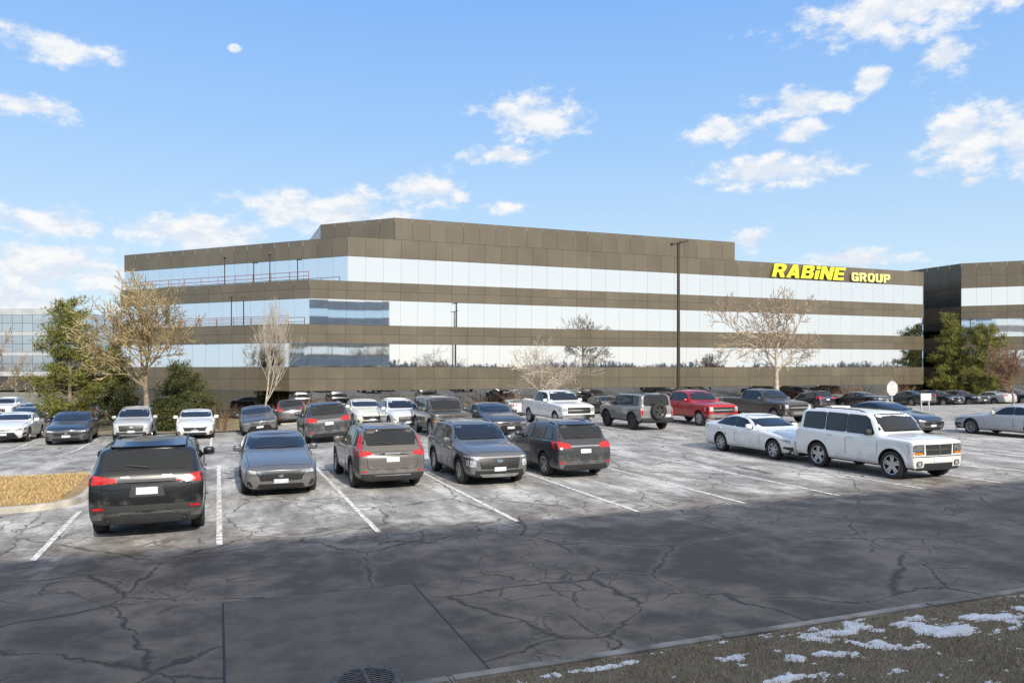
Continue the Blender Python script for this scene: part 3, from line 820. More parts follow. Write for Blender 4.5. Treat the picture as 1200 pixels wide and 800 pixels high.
shift(struct('dry_grass', bm, M['blade'], 'stuff'))
def rrect(u0, u1, v0, v1, r, n=8):
    P = []
    for cx, cy, a0 in ((u1-r, v0+r, -90), (u1-r, v1-r, 0), (u0+r, v1-r, 90), (u0+r, v0+r, 180)):
        for i in range(n+1):
            t = R(a0+90*i/n); P.append((cx+r*math.cos(t), cy+r*math.sin(t)))
    return P
def island(u0, u1, v0, v1, r, zf=0.0, gm='tangrass'):
    A = rrect(u0, u1, v0, v1, r); B = rrect(u0+.16, u1-.16, v0+.16, v1-.16, r-.16)
    bm = bmesh.new(); n = len(A)
    ring = [[bm.verts.new((p[0], p[1], zf+z)) for p in P] for P, z in ((A, -.1), (A, .10), ([(a[0]*.85+b[0]*.15, a[1]*.85+b[1]*.15) for a, b in zip(A, B)], .13), (B, .13), (B, .08))]
    for a, b in zip(ring[:-1], ring[1:]):
        for i in range(n): bm.faces.new((a[i], a[(i+1) % n], b[(i+1) % n], b[i]))
    struct('island_kerb', bm, M['concrete'], smooth=True)
    bm = bmesh.new()
    c = bm.verts.new(((u0+u1)/2, (v0+v1)/2, zf+.17))
    o = [bm.verts.new((p[0], p[1], zf+.11)) for p in B]
    for i in range(n): bm.faces.new((o[i], o[(i+1) % n], c))
    struct('island_grass', bm, M[gm])
island(-20, -2.75, 18.2, 23.6, 1.3)
bm = bmesh.new(); blades(bm, 16000, (-9.5, -3.2), (18.5, 23.3), lambda u, v: .13, .03, .09, wd=.01); struct('island_dry_grass', bm, M['blade2'], 'stuff')
bm = bmesh.new()
g = {}
for j in range(24):
    for i in range(60):
        for (jj, ii) in ((j, i), (j+1, i), (j, i+1), (j+1, i+1)):
            if (jj, ii) not in g:
                u = -6.4+2.2*ii/60; v = 18.35+.8*jj/24
                f = math.exp(-((u+5.3)/.8)**2-((v-18.75)/.22)**2)+.35*mnoise.fractal(Vector((u*4, v*4, 7)), 1, 2, 5)-.5
                g[(jj, ii)] = bm.verts.new((u, v, .15+max(-.1, min(.07, f*.12))))
        bm.faces.new((g[(j, i)], g[(j, i+1)], g[(j+1, i+1)], g[(j+1, i)]))
struct('snow_patches', bm, M['snow'], 'stuff', smooth=True)
bm = sheet([-70, -40, -20]+[i for i in range(-12, 4)]+[3.5], [44.2+i for i in range(16)]+[62, 90], .05); struct('lawn', bm, M['lawn'])
bm = sheet([3.5, 6, 8, 30, 80], VL[15:]+[63.2], .05); struct('planting_bed', bm, M['lawn'])
bm = bmesh.new()
for i in range(34): add_box(bm, (3.5+1.5+i*3, 56.85, gz(56.85)+.02), (2.98, .16, .26))
struct('kerb', bm, M['concrete'])
x, y = uv(1.33, 7.28)
dg_ = thing('drain_grate', 'round iron drain grate in the asphalt at the kerb, bottom of the photo', 'drain cover', (x, y, .009), TH)
bm = bmesh.new(); n = 40
for (r0, r1, z0, z1) in ((.27, .33, .012, .012), (.33, .345, .012, .0), (.255, .27, -.0, .012)):
    A = [bm.verts.new((r0*math.cos(6.2832*i/n), r0*math.sin(6.2832*i/n), z0)) for i in range(n)]
    B = [bm.verts.new((r1*math.cos(6.2832*i/n), r1*math.sin(6.2832*i/n), z1)) for i in range(n)]
    for i in range(n): bm.faces.new((A[i], B[i], B[(i+1) % n], A[(i+1) % n]))
M['iron'] = simple('cast_iron', (.10, .09, .08), .6, .2, var=.4, sc=20)
mesh_obj('frame', bm, M['iron'], dg_)
bm = bmesh.new()
for i in range(-5, 6):
    yy = i*.048; hl = math.sqrt(.265**2-yy**2); add_box(bm, (0, yy, .006), (2*hl, .022, .012))
add_box(bm, (0, 0, .008), (.03, .53, .012))
mesh_obj('bars', bm, M['iron'], dg_)
bm = bmesh.new()
A = [bm.verts.new((.27*math.cos(6.2832*i/n), .27*math.sin(6.2832*i/n), -.001)) for i in range(n)]; bm.faces.new(A)
M['void'] = simple('drain_hole', (.004, .004, .004), .9)
mesh_obj('shaft', bm, M['void'], dg_)

# ------------------------------------------------------------------ buildings
def panel_mat(k=1.0):
    m, nt, b = newmat('facade_panel')
    tc = nd(nt, 'TexCoord').outputs['Object']
    rn = nd(nt, 'NewGeometry').outputs['Random Per Island']
    n = noi(nt, tc, .22, 4, .5); f = noi(nt, tc, 12, 5, .7)
    st = nd(nt, 'Mapping', {'Vector': tc, 'Scale': (1.0, 1.0, .25)}).outputs[0]
    sk = noi(nt, st, .8, 3, .5)
    base = mix(nt, rn, c4((.106, .090, .064)), c4((.132, .113, .082)))
    base = mix(nt, mr(nt, n, .35, .68, 0, .55), base, c4((.082, .069, .049)))
    base = mix(nt, mr(nt, sk, .5, .72, 0, .3), base, c4((.165, .142, .106)))
    base = mix(nt, mr(nt, f, .4, .7, 0, .12), base, c4((.09, .075, .055)))
    link(nt, base, b.inputs['Base Color'])
    b.inputs['Roughness'].default_value = .24
    b.inputs['Specular IOR Level'].default_value = .55
    return m
M['panel'] = panel_mat()
def mirror_mat(name, c, rough=.02, metal=1.0, d=.975):
    m, nt, b = newmat(name)
    rn = nd(nt, 'NewGeometry').outputs['Random Per Island']
    link(nt, mix(nt, rn, c4([x*d for x in c]), c4(c)), b.inputs['Base Color'])
    b.inputs['Metallic'].default_value = metal; b.inputs['Roughness'].default_value = rough
    return m
M['mglass'] = mirror_mat('mirror_glass', (.80, .85, .90))
M['dglass'] = mirror_mat('dark_glass', (.30, .31, .31))
M['bglass'] = mirror_mat('blue_glass', (.58, .66, .73), .15, 1.0, .9)
M['core'] = simple('core', (.045, .04, .036), .8)
M['redrail'] = simple('red_railing', (.20, .04, .028), .6)
M['pale'] = simple('pale_panel', (.36, .38, .40), .6, var=.1, sc=.5)
M['tan'] = simple('tan_panel', (.55, .51, .45), .6, var=.1, sc=.5)
def inset(poly, d):
    n = len(poly); out = []
    for i in range(n):
        p0, p1, p2 = Vector(poly[i-1]), Vector(poly[i]), Vector(poly[(i+1) % n])
        a = (p1-p0).normalized(); b = (p2-p1).normalized()
        na = Vector((-a.y, a.x)); nb = Vector((-b.y, b.x))
        bis = (na+nb); k = d*2/bis.length_squared
        out.append(tuple(p1+bis*k*1.0))
    return out
def strip(bm, p, q, z0, z1, pw, rows, off, rng, tilt, gap, caps=True):
    p = Vector(p); q = Vector(q); L = (q-p).length; d = (q-p)/L; no = Vector((d.y, -d.x))
    n = max(1, round(L/pw)); w = L/n; h = (z1-z0)/rows
    p = p+no*off
    for i in range(n):
        for j in range(rows):
            a = p+d*(i*w+gap); b = p+d*((i+1)*w-gap); za = z0+j*h+gap; zb = z0+(j+1)*h-gap
            c = []
            for (pp, z) in ((a, za), (b, za), (b, zb), (a, zb)):
                t = rng.uniform(-tilt, tilt); e = pp+no*t
                c.append(bm.verts.new((e.x, e.y, z)))
            if tilt:
                c[2].co = c[1].co+(c[3].co-c[0].co)
            bm.faces.new(c)
    if caps:
        for z, up in ((z0, 0), (z1, 1)):
            a, b = p, p+d*L; a2, b2 = a-no*.4, b-no*.4
            v = [bm.verts.new((e.x, e.y, z)) for e in (a, b, b2, a2)]
            bm.faces.new(v if up else v[::-1])
def prism(bm, poly, z0, z1):
    A = [bm.verts.new((p[0], p[1], z0)) for p in poly]; B = [bm.verts.new((p[0], p[1], z1)) for p in poly]
    n = len(poly)
    for i in range(n): bm.faces.new((A[i], A[(i+1) % n], B[(i+1) % n], B[i]))
    bm.faces.new(B); bm.faces.new(A[::-1])
def office(label, org, rot, bands, cores, base_z, seed=1, pw=1.5, mats=None, gap=.006):
    rng = random.Random(seed); mats = mats or {}
    if rot is None:
        x, y = uv(*org); root = thing('office_building', label, 'building', (x, y, base_z), TH)
    else:
        x, y = org; root = thing('office_building', label, 'building', (x, y, base_z), rot)
    def loc(p): return (p[0]-org[0], p[1]-org[1])
    for (kind, poly, z0, z1, rows) in bands:
        P = [loc(p) for p in poly]; n = len(P)
        for i in range(n):
            a, b = P[i], P[(i+1) % n]
            bm = bmesh.new()
            if kind == 'panel':
                strip(bm, a, b, z0-base_z, z1-base_z, pw, rows, 0, rng, 0, .009)
                mesh_obj('spandrel', bm, mats.get('panel', M['panel']), root)
            else:
                strip(bm, a, b, z0-base_z, z1-base_z, pw, rows, -.07, rng, .0015, gap, False)
                mesh_obj('ribbon_window', bm, mats.get(kind, M['mglass'] if kind == 'glass' else M['dglass']), root)
    for (poly, z0, z1) in cores:
        bm = bmesh.new(); prism(bm, inset([loc(p) for p in poly], .32), z0-base_z, z1-base_z)
        bmesh.ops.recalc_face_normals(bm, faces=bm.faces[:])
        mesh_obj('wall', bm, M['core'], root)
    return root
V0 = 63.4; UE = -8.45; UR = 74.8
def foot(uc, ur=UR, ue=UE, v0=V0, dep=34):
    return [(uc, v0), (ur, v0), (ur, v0+dep), (ue, v0+dep), (ue, v0+(uc-ue))]
p2, p3, p4 = foot(5.3), foot(6.9), foot(10.0)
p5 = [(14.0, V0+.12), (48.9, V0+.12), (48.9, V0+20), (8.5, V0+20), (8.5, V0+5.62)]
main = office('large brown four storey office building with mirrored ribbon windows and stepped terraces', (5.3, V0), None, [
    ('dark', p2, -1.15, 1.06, 1), ('panel', p2, 1.06, 3.0, 2), ('glass', p2, 3.0, 4.94, 1), ('panel', p2, 4.94, 6.5, 2),
    ('glass', p3, 6.5, 8.6, 1), ('panel', p3, 8.6, 10.12, 2), ('glass', p4, 10.12, 12.2, 1), ('panel', p4, 12.2, 13.8, 1), ('panel', p5, 13.82, 15.66, 1)],
    [(p2, -1.3, 6.0), (p3, 5.9, 9.6), (p4, 9.5, 13.4), (p5, 13.3, 15.4)], -1.2)
def railing(poly, z, zt, base=-1.2):
    a = Vector((poly[0][0]-5.3, poly[0][1]-V0)); b = Vector((poly[4][0]-5.3, poly[4][1]-V0))
    d = (b-a).normalized(); inn = Vector((d.y, -d.x))*-1
    if inn.dot(Vector((1, 1))) < 0: inn = -inn
    a = a+inn*.2+d*.2; L = (b-a).length
    bm = bmesh.new(); n = int(L/1.8)
    for i in range(n+1):
        p = a+d*L*i/n; add_box(bm, (p.x, p.y, (z+zt)/2-base), (.05, .05, zt-z))
    rot = Matrix.Rotation(math.atan2(d.y, d.x), 3, 'Z')
    m_ = a+d*L/2
    for zz in (zt, zt-.35):
        add_box(bm, (m_.x, m_.y, zz-base), (L, .05, .04), rot)
    mesh_obj('railing', bm, M['redrail'], main)
railing(p3, 9.7, 10.8); railing(p2, 6.1, 7.15)
M['bronze'] = simple('dark_bronze', (.045, .036, .028), .5, .3)
for (t, P, z) in ((4.5, p3, 9.6), (9.5, p3, 9.6), (6.5, p2, 6.0)):
    a = Vector((P[0][0]-5.3, P[0][1]-V0)); b = Vector((P[4][0]-5.3, P[4][1]-V0)); d = (b-a).normalized()
    p = a+d*t+Vector((.35, .35))
    bm = bmesh.new(); tube(bm, (p.x, p.y, z+1.2), (p.x, p.y, z+4.1), .05, .04, 8, True)
    add_box(bm, (p.x, p.y-.1, z+4.15), (.35, .5, .14)); mesh_obj('terrace_lamp', bm, M['bronze'], main)
q = [(81, 63.6), (95, 49.6), (140, 49.6), (140, 100), (81, 100)]
off2 = office('brown office building with ribbon windows at the right edge, beyond the large office building', (81, 63.6), None, [
    ('dark', q, -1.15, 1.06, 1), ('panel', q, 1.06, 3.0, 2), ('glass', q, 3.0, 4.94, 1), ('panel', q, 4.94, 6.5, 2), ('glass', q, 6.5, 8.6, 1), ('panel', q, 8.6, 10.12, 2),
    ('glass', q, 10.12, 12.2, 1), ('panel', q, 12.2, 15.1, 2)], [(q, -1.3, 14.7)], -1.2, 2)
VB = -12.2
q = [(-70, VB-30), (29.6, VB-30), (29.6, VB), (-70, VB)]
office('office building opposite, seen only reflected in the large building\'s left windows', (-70, VB-30), None, [
    ('glass', q, 0, 3.2, 1), ('panel', q, 3.2, 5.0, 2), ('glass', q, 5.0, 7.0, 1), ('panel', q, 7.0, 8.6, 2), ('glass', q, 8.6, 10.6, 1), ('panel', q, 10.6, 12.0, 2), ('glass', q, 12.0, 13.4, 1), ('panel', q, 13.4, 15.0, 1)],
    [(q, -.1, 14.8)], 0.0, 3, 3.0, {'panel': M['tan']})
x0, y0 = at(-130, 135); x1, y1 = at(62, 135)
q = [(x0, y0), (x1, y1), (x1, y1+25), (x0, y0+25)]
office('grey blue gridded glass office building at the far left behind the pine', (x0, y0), 0.0, [
    ('dark', q, -1.2, 1.4, 1), ('panel', q, 1.4, 2.2, 1), ('glass', q, 2.2, 5.0, 2), ('panel', q, 5.0, 5.7, 1), ('glass', q, 5.7, 8.6, 2), ('panel', q, 8.6, 9.3, 1), ('glass', q, 9.3, 12.3, 2), ('panel', q, 12.3, 13.4, 1)],
    [(q, -1.2, 13.2)], -1.2, 4, 1.8, {'panel': M['pale'], 'glass': M['bglass']}, .03)

M['yellow'] = simple('sign_yellow', (.86, .76, .04), .45, var=.05)
M['cream'] = simple('sign_cream', (.86, .78, .26), .45, var=.05)
sx, sy = uv(53.2, V0-.1)
sign = thing('building_sign', 'yellow RABiNE GROUP lettering on the upper band of the large office building', 'sign', (sx, sy, 12.22), TH)
GL = {
 'R': (1.0, [[(0, 0), (0, 1), (.72, 1), (.92, .92), (.97, .70), (.90, .50), (.76, .42), (1.02, 0), (.68, 0), (.47, .37), (.30, .37), (.30, 0)], [(.30, .57), (.58, .57), (.66, .64), (.66, .73), (.58, .80), (.30, .80)]]),
 'A': (1.08, [[(0, 0), (.37, 1), (.71, 1), (1.08, 0), (.75, 0), (.69, .18), (.39, .18), (.33, 0)], [(.455, .37), (.625, .37), (.54, .66)]]),
 'B': (.98, [[(0, 0), (0, 1), (.72, 1), (.90, .92), (.93, .72), (.82, .54), (.95, .44), (.98, .24), (.90, .06), (.74, 0)], [(.30, .60), (.56, .60), (.62, .66), (.62, .74), (.56, .81), (.30, .81)], [(.30, .19), (.60, .19), (.67, .26), (.67, .35), (.60, .42), (.30, .42)]]),
 'i': (.30, [[(0, 0), (0, .66), (.30, .66), (.30, 0)], [(0, .77), (0, 1), (.30, 1), (.30, .77)]]),
 'N': (1.02, [[(0, 0), (0, 1), (.32, 1), (.73, .44), (.73, 1), (1.02, 1), (1.02, 0), (.71, 0), (.29, .57), (.29, 0)]]),
 'E': (.88, [[(0, 0), (0, 1), (.86, 1), (.86, .79), (.30, .79), (.30, .61), (.80, .61), (.80, .41), (.30, .41), (.30, .21), (.88, .21), (.88, 0)]]),
 'G': (.98, [[(.96, .68), (.92, .90), (.74, 1), (.26, 1), (.06, .90), (0, .70), (0, .30), (.06, .10), (.26, 0), (.98, 0), (.98, .55), (.50, .55), (.50, .36), (.68, .36), (.68, .20), (.38, .20), (.30, .28), (.30, .72), (.38, .80), (.60, .80), (.66, .68)]]),
 'O': (1.02, [[(.26, 0), (.06, .10), (0, .30), (0, .70), (.06, .90), (.26, 1), (.76, 1), (.96, .90), (1.02, .70), (1.02, .30), (.96, .10), (.76, 0)], [(.38, .20), (.64, .20), (.72, .28), (.72, .72), (.64, .80), (.38, .80), (.30, .72), (.30, .28)]]),
 'U': (1.0, [[(0, 1), (.30, 1), (.30, .28), (.38, .20), (.62, .20), (.70, .28), (.70, 1), (1.0, 1), (1.0, .26), (.94, .08), (.74, 0), (.26, 0), (.06, .08), (0, .26)]]),
 'P': (.96, [[(0, 0), (0, 1), (.72, 1), (.91, .92), (.96, .68), (.90, .44), (.72, .35), (.30, .35), (.30, 0)], [(.30, .55), (.58, .55), (.66, .62), (.66, .73), (.58, .80), (.30, .80)]]),
}
def letters(txt, u0, u1, z0, zh, mt, shear, gap):
    tot = sum(GL[c][0] for c in txt)+gap*(len(txt)-1)
    sx_ = (u1-u0-shear*zh)/tot; x = 0.0
    for ch in txt:
        w, loops = GL[ch]
        c = bpy.data.curves.new('letter', 'CURVE'); c.dimensions = '2D'; c.fill_mode = 'BOTH'; c.extrude = .07
        for lp in loops:
            s = c.splines.new('POLY'); s.points.add(len(lp)-1); s.use_cyclic_u = True
            for p, (a, b) in zip(s.points, lp): p.co = (u0+(x+a)*sx_+shear*b*zh, z0+b*zh, 0, 1)
        o = bpy.data.objects.new('t', c); col.objects.link(o)
        dg = bpy.context.evaluated_depsgraph_get(); dg.update()
        me = bpy.data.meshes.new_from_object(o.evaluated_get(dg)); bpy.data.objects.remove(o)
        for v in me.vertices:
            p = v.co.copy(); v.co = Vector((p.x, -p.z-.14, p.y))
        me.name = 'letter'; mesh_obj2('letter', me, mt, sign)
        x += w+gap
letters('RABiNE', 0.0, 9.9, .10, 1.36, M['yellow'], .32, .14)
letters('GROUP', 10.7, 16.2, .10, .92, M['cream'], 0, .20)

def lamp_post(loc, h, label, rz=0, group=None):
    t = thing('lamp_post', label, 'lamp post', loc, rz, group)
    bm = bmesh.new(); tube(bm, (0, 0, -.1), (0, 0, .75), .30, .28, 18, True); mesh_obj('base', bm, M['concrete'], t, True)
    bm = bmesh.new(); tube(bm, (0, 0, .75), (0, 0, h), .115, .085, 10, True); mesh_obj('pole', bm, M['bronze'], t, True)
    bm = bmesh.new(); tube(bm, (0, 0, h-.1), (.25, 0, h+.02), .04, .04, 6, True); tube(bm, (0, 0, h-.1), (-.25, 0, h-.06), .04, .04, 6, True); mesh_obj('arm', bm, M['bronze'], t)
    bm = bmesh.new(); add_box(bm, (.32, 0, h+.06), (.62, .42, .14), Matrix.Rotation(R(-14), 3, 'Y'))
    add_box(bm, (-.22, 0, h-.08), (.5, .42, .12), Matrix.Rotation(R(-14), 3, 'Y'))
    bmesh.ops.bevel(bm, geom=bm.edges[:], offset=.03, segments=2, affect='EDGES')
    mesh_obj('lamp_head', bm, M['bronze'], t, True)
    return t
u = uat(795, 40.0); x, y = uv(u, 40.0)
lamp_post((x, y, 0), 3+146*y/888, 'tall dark bronze lamp post rising behind the red pickup', .2)
x, y = uv(36.9, 5.0)
lamp_post((x, y, .1), 12.3, 'tall lamp post across the drive seen only as a reflection in the office windows')
x, y = at(1045, 37.5); zz = gxy(x, y)
M['galv'] = simple('galvanised', (.55, .55, .56), .5, .4, var=.08)
t = thing('traffic_sign', 'octagonal traffic sign seen from its pale back, above the dark sedan', 'sign', (x, y, zz), TH)
bm = bmesh.new(); add_box(bm, (0, 0, 1.1), (.05, .04, 2.5)); mesh_obj('post', bm, M['galv'], t)
bm = bmesh.new()
for yy in (.03, .036):
    A = [bm.verts.new((.38*math.cos(R(22.5+45*i)), -yy, 1.95+.38*math.sin(R(22.5+45*i)))) for i in range(8)]; bm.faces.new(A[::-1] if yy < .033 else A)
M['signback'] = simple('sign_back', (.50, .50, .49), .5)
mesh_obj('sign_plate', bm, M['signback'], t)
x, y = at(1084, 52); zz = gxy(x, y)
t = thing('lot_sign', 'low white sign panel on two posts in front of the right pines', 'sign', (x, y, zz), TH)
for dx in (-.35, .35):
    bm = bmesh.new(); add_box(bm, (dx, 0, .55), (.07, .07, 1.1)); mesh_obj('post', bm, M['galv'], t)
bm = bmesh.new(); add_box(bm, (0, -.06, .95), (.95, .05, .5)); mesh_obj('sign_panel', bm, M['signback'], t)

# ------------------------------------------------------------------ trees
def bark(name, c): return simple(name, c, .9, var=.3, sc=5, bump=.3)
M['bark'] = bark('bark', (.24, .185, .135)); M['barkpale'] = bark('bark_pale', (.38, .32, .25))
M['twig_tan'] = simple('twig_tan', (.36, .275, .14), .85, var=.3, sc=1.0)
M['twig_pale'] = simple('twig_pale', (.48, .41, .33), .85, var=.2, sc=1.0)
M['twig_mid'] = simple('twig_mid', (.38, .29, .20), .85, var=.25, sc=1.0)
M['twig_red'] = simple('twig_brown', (.23, .14, .09), .9, var=.3, sc=1.0)
def rv(rng): return Vector((rng.uniform(-1, 1), rng.uniform(-1, 1), rng.uniform(-1, 1)))
def bare_tree(name, label, loc, H, spread, seed, trunk, upc, ang, mt, mc, maxlev=5, r0=.17, cat='tree', group=None, rmin=.009, kids=(2, 1, 1, 1, 1)):
    rng = random.Random(seed)
    segs = []
    def grow(p, d, L, r, lev):
        n = 4 if lev < 2 else 3
        q = p
        for i in range(n):
            d = (d+rv(rng)*(.10+.05*lev)+Vector((0, 0, upc*(.5 if lev == 0 else 1)))).normalized()
            q2 = q+d*L/n
            a, b = r*(1-.6*i/n), r*(1-.6*(i+1)/n)
            segs.append((q, q2, max(rmin, a), max(rmin*.8, b), lev)); q = q2
            if lev < maxlev and (lev > 0 or i >= trunk):
                for _ in range(kids[min(lev, len(kids)-1)]):
                    ax = d.orthogonal().normalized(); ax = Matrix.Rotation(rng.uniform(0, 6.283), 3, d) @ ax
                    cd = Matrix.Rotation(R(rng.uniform(*ang)), 3, ax) @ d
                    grow(q, cd, L*rng.uniform(.48, .74)*(1.0 if lev else 1.1), b*.7, lev+1)
        if lev < maxlev: grow(q, d, L*.6, r*.38, lev+1)
    grow(Vector((0, 0, 0)), Vector((0, 0, 1)), 1.0, 1.0*.12, 0)
    zt = max(s[1].z for s in segs); rr = sorted(math.hypot(s[1].x, s[1].y) for s in segs)[int(len(segs)*.985)]
    fz = H/zt; fr = spread/2/rr; rsc = r0/.12
    t = thing(name, label, cat, loc, 0, group)
    bmT, bmC = bmesh.new(), bmesh.new()
    f = lambda p: Vector((p.x*fr, p.y*fr, p.z*fz))
    for (a, b, ra, rb, lev) in segs:
        A, B = f(a), f(b)
        if lev <= 1: tube(bmT, A, B, max(.014, ra*rsc), max(.012, rb*rsc), 8 if lev == 0 else 6)
        else: tube(bmC, A, B, max(rmin, min(ra*rsc, .05)), max(rmin*.8, min(rb*rsc, .05)), 3)
    mesh_obj('trunk', bmT, mt, t, True); mesh_obj('crown', bmC, mc, t)
    return t
def tree_at(px, Y):
    x, y = at(px, Y); return (x, y, gxy(x, y))
bare_tree('bare_tree', 'large bare tree with tan twigs at left in front of the terraces', tree_at(172, 48), 10.4, 8.8, 11, 2, .10, (30, 58), M['bark'], M['twig_tan'], 5, .22, kids=(3, 1, 1, 1, 1), rmin=.012)
bare_tree('bare_tree', 'slender pale bare tree with upright twigs in front of the office left corner', tree_at(310, 40), 7.2, 3.7, 5, 1, .20, (24, 48), M['barkpale'], M['twig_pale'], 4, .07, kids=(2, 1, 1, 1), rmin=.008)
bare_tree('bare_tree', 'wide bare tree with tan brown branches before the right windows', tree_at(910, 58), 9.6, 10.0, 23, 2, .05, (32, 60), M['barkpale'], M['twig_mid'], 5, .24, kids=(2, 1, 1, 1, 1), rmin=.011)
bare_tree('bare_tree', 'low spreading pale bare tree at the building centre behind the white pickup', tree_at(636, 54), 5.9, 7.2, 31, 1, .05, (28, 55), M['barkpale'], M['twig_pale'], 4, .11, kids=(3, 1, 1, 1), rmin=.012)
bare_tree('bare_tree', 'bare tree at the left edge of the photo', tree_at(-8, 55), 8.5, 5.5, 41, 2, .08, (30, 55), M['bark'], M['twig_mid'], 5, .14, rmin=.013)
bare_tree('bare_tree', 'small reddish bare tree at the right edge beside the right pines', tree_at(1188, 62), 5.2, 4.2, 43, 1, .06, (30, 55), M['bark'], M['twig_red'], 5, .10, kids=(3, 1, 1, 1, 1), rmin=.014)
def shrub(loc, h, w, seed, label, group):
    rng = random.Random(seed)
    t = thing('bare_shrub', label, 'shrub', loc, 0, group)
    bm = bmesh.new()
    def g(p, d, L, r, lev):
        for i in range(3):
            d = (d+rv(rng)*.25).normalized(); q = p+d*L/3; tube(bm, p, q, r, r*.85, 3); p = q; r *= .85
            if lev < 3:
                g(p, (d+rv(rng)*.8).normalized(), L*.62, r*.7, lev+1)
    for k in range(13):
        a = rng.uniform(0, 6.28); e = rng.uniform(.15, 1.0)
        g(Vector((rng.uniform(-.15, .15), rng.uniform(-.15, .15), 0)), Vector((math.cos(a)*e, math.sin(a)*e, .9)).normalized(), .55, .014, 0)
    mz = max(v.co.z for v in bm.verts); mx = max(abs(v.co.x) for v in bm.verts)
    for v in bm.verts: v.co = Vector((v.co.x*w/2/mx, v.co.y*w/2/mx, max(0, v.co.z*h/mz)))
    mesh_obj('branches', bm, M['twig_red'], t)
    return t
s0 = shrub(tree_at(264, 47), 2.4, 3.0, 3, 'round brown bare shrub between the big bare tree and the slender pale tree', None)
sb = shrub(tree_at(300, 60), 1.8, 2.2, 8, 'brown bare shrub in the bed along the foot of the large office building', 'shrubs along the office foot')
for i, (px, v) in enumerate([(330, 58.5), (362, 59.5), (400, 59), (440, 60), (480, 59.5), (520, 60), (560, 60.5), (600, 60), (690, 60), (745, 60.5), (800, 60), (850, 60), (980, 60), (1003, 60.5), (1022, 60), (1043, 60.3), (1062, 60)]):
    c = dup(sb); u_ = uat(px, v); x, y = uv(u_, v); c.location = (x, y, gz(v, u_)); c.rotation_euler = (0, 0, i*1.7); sc = 1.0+.35*math.sin(i*2.1); c.scale = (sc*1.5, sc*1.5, sc*(1.5 if px > 970 else 1.2))
M['needle_a'] = leaf_mat('needles_bright', (.060, .075, .018), (.245, .240, .058))
M['needle_b'] = leaf_mat('needles_dark', (.030, .042, .016), (.115, .120, .040))
def pine(loc, H, spread, seed, label, mn, group=None, base=.10, tip=.5, dens=1.0, name='pine_tree', cat='tree', bare=.28):
    rng = random.Random(seed)
    t = thing(name, label, cat, loc, 0, group)
    bmT, bmC = bmesh.new(), bmesh.new()
    tube(bmT, (0, 0, -.1), (0, 0, H*.95), .16*min(1, H/6), .03, 8)
    z = H*base
    while z < H*.97:
        f = (z/H-base)/(1-base)
        env = spread/2*(1-f)**tip*(.55+.45*min(1, f*5+.35))
        nb = 7 if f < .8 else 6
        for b in range(nb):
            a = rng.uniform(0, 6.283); Lb = max(.3, env*rng.uniform(.5, 1.15)); el = rng.uniform(-.05, .45)
            d = Vector((math.cos(a), math.sin(a), el)).normalized(); p = Vector((0, 0, z))
            e = p+d*Lb
            tube(bmT, p, e, .03, .01, 4)
            nc = max(2, int(Lb*3.4))
            for c in range(nc):
                s = bare+(1.03-bare)*(c+rng.random())/nc
                cp = p+d*Lb*s+rv(rng)*.17*max(.5, Lb*.5)
                R0 = rng.uniform(.18, .34)
                for _ in range(int(26*dens)):
                    dv = (rv(rng)+Vector((0, 0, .45))).normalized(); q = cp+rv(rng)*R0
                    sd = dv.cross(rv(rng)).normalized()*rng.uniform(.020, .040); ln = rng.uniform(.16, .32)
                    bmC.faces.new((bmC.verts.new(q-sd), bmC.verts.new(q+sd), bmC.verts.new(q+dv*ln)))
        z += H*rng.uniform(.036, .062)
    mesh_obj('trunk', bmT, M['bark'], t); mesh_obj('crown', bmC, mn, t)
    return t
pine(tree_at(82, 52), 9.3, 6.2, 1, 'tall sunlit olive green pine left of the big bare tree', M['needle_a'], None, .12, .45, 1.15, bare=.32)
pine(tree_at(136, 57), 6.4, 4.2, 2, 'dark pine behind the big bare tree trunk, on its left', M['needle_b'], None, .04, .5)
pine(tree_at(212, 57), 4.6, 4.8, 3, 'dark pine behind the big bare tree, on its right', M['needle_b'], None, .04, .4)
def tree_uv(u, v):
    x, y = uv(u, v); return (x, y, gz(v, u))
pine(tree_uv(77.4, 62.2), 10.2, 5.2, 4, 'green pine right of the large office building, left one of the pair', M['needle_a'], None, .10, .28, 1.2)
pine(tree_uv(78.6, 58.6), 9.0, 5.4, 5, 'green pine in front of the right office building, right one of the pair', M['needle_a'], None, .10, .28, 1.2)
pine(tree_at(196, 52), 2.0, 3.0, 6, 'low dark evergreen shrub right of the big bare tree trunk', M['needle_b'], None, .08, .3, 1.0, 'evergreen_shrub', 'shrub')
pine(tree_at(236, 54), 2.3, 3.0, 7, 'low dark evergreen shrub left of the round brown bare shrub', M['needle_b'], None, .08, .3, 1.0, 'evergreen_shrub', 'shrub')
def woods(name, fx, n, h0, h1, seed, mk='wood'):
    rng = random.Random(seed); bm = bmesh.new()
    for _ in range(n):
        x, y = fx(rng); zb = -1.2; h = rng.uniform(h0, h1)*(.7+.5*abs(mnoise.noise(Vector((x*.03, y*.03, 0)))))
        for k in range(7):
            p = Vector((x+rng.uniform(-.4, .4), y, zb)); q = p+Vector((rng.uniform(-1.6, 1.6), rng.uniform(-1.6, 1.6), h*rng.uniform(.6, 1)))
            w = Vector((rng.uniform(.1, .35), rng.uniform(-.2, .2), 0))
            bm.faces.new((bm.verts.new(p-w*.3), bm.verts.new(p+w*.3), bm.verts.new(q+w), bm.verts.new(q-w)))
    struct(name, bm, M[mk], 'stuff', rot=False)
M['wood'] = leaf_mat('distant_wood', (.13, .11, .09), (.26, .22, .185))
M['wood2'] = leaf_mat('distant_wood_pale', (.22, .21, .20), (.40, .38, .36))
woods('distant_woods', lambda r: (r.uniform(-260, -20), r.uniform(165, 200)), 1500, 5, 9, 1)
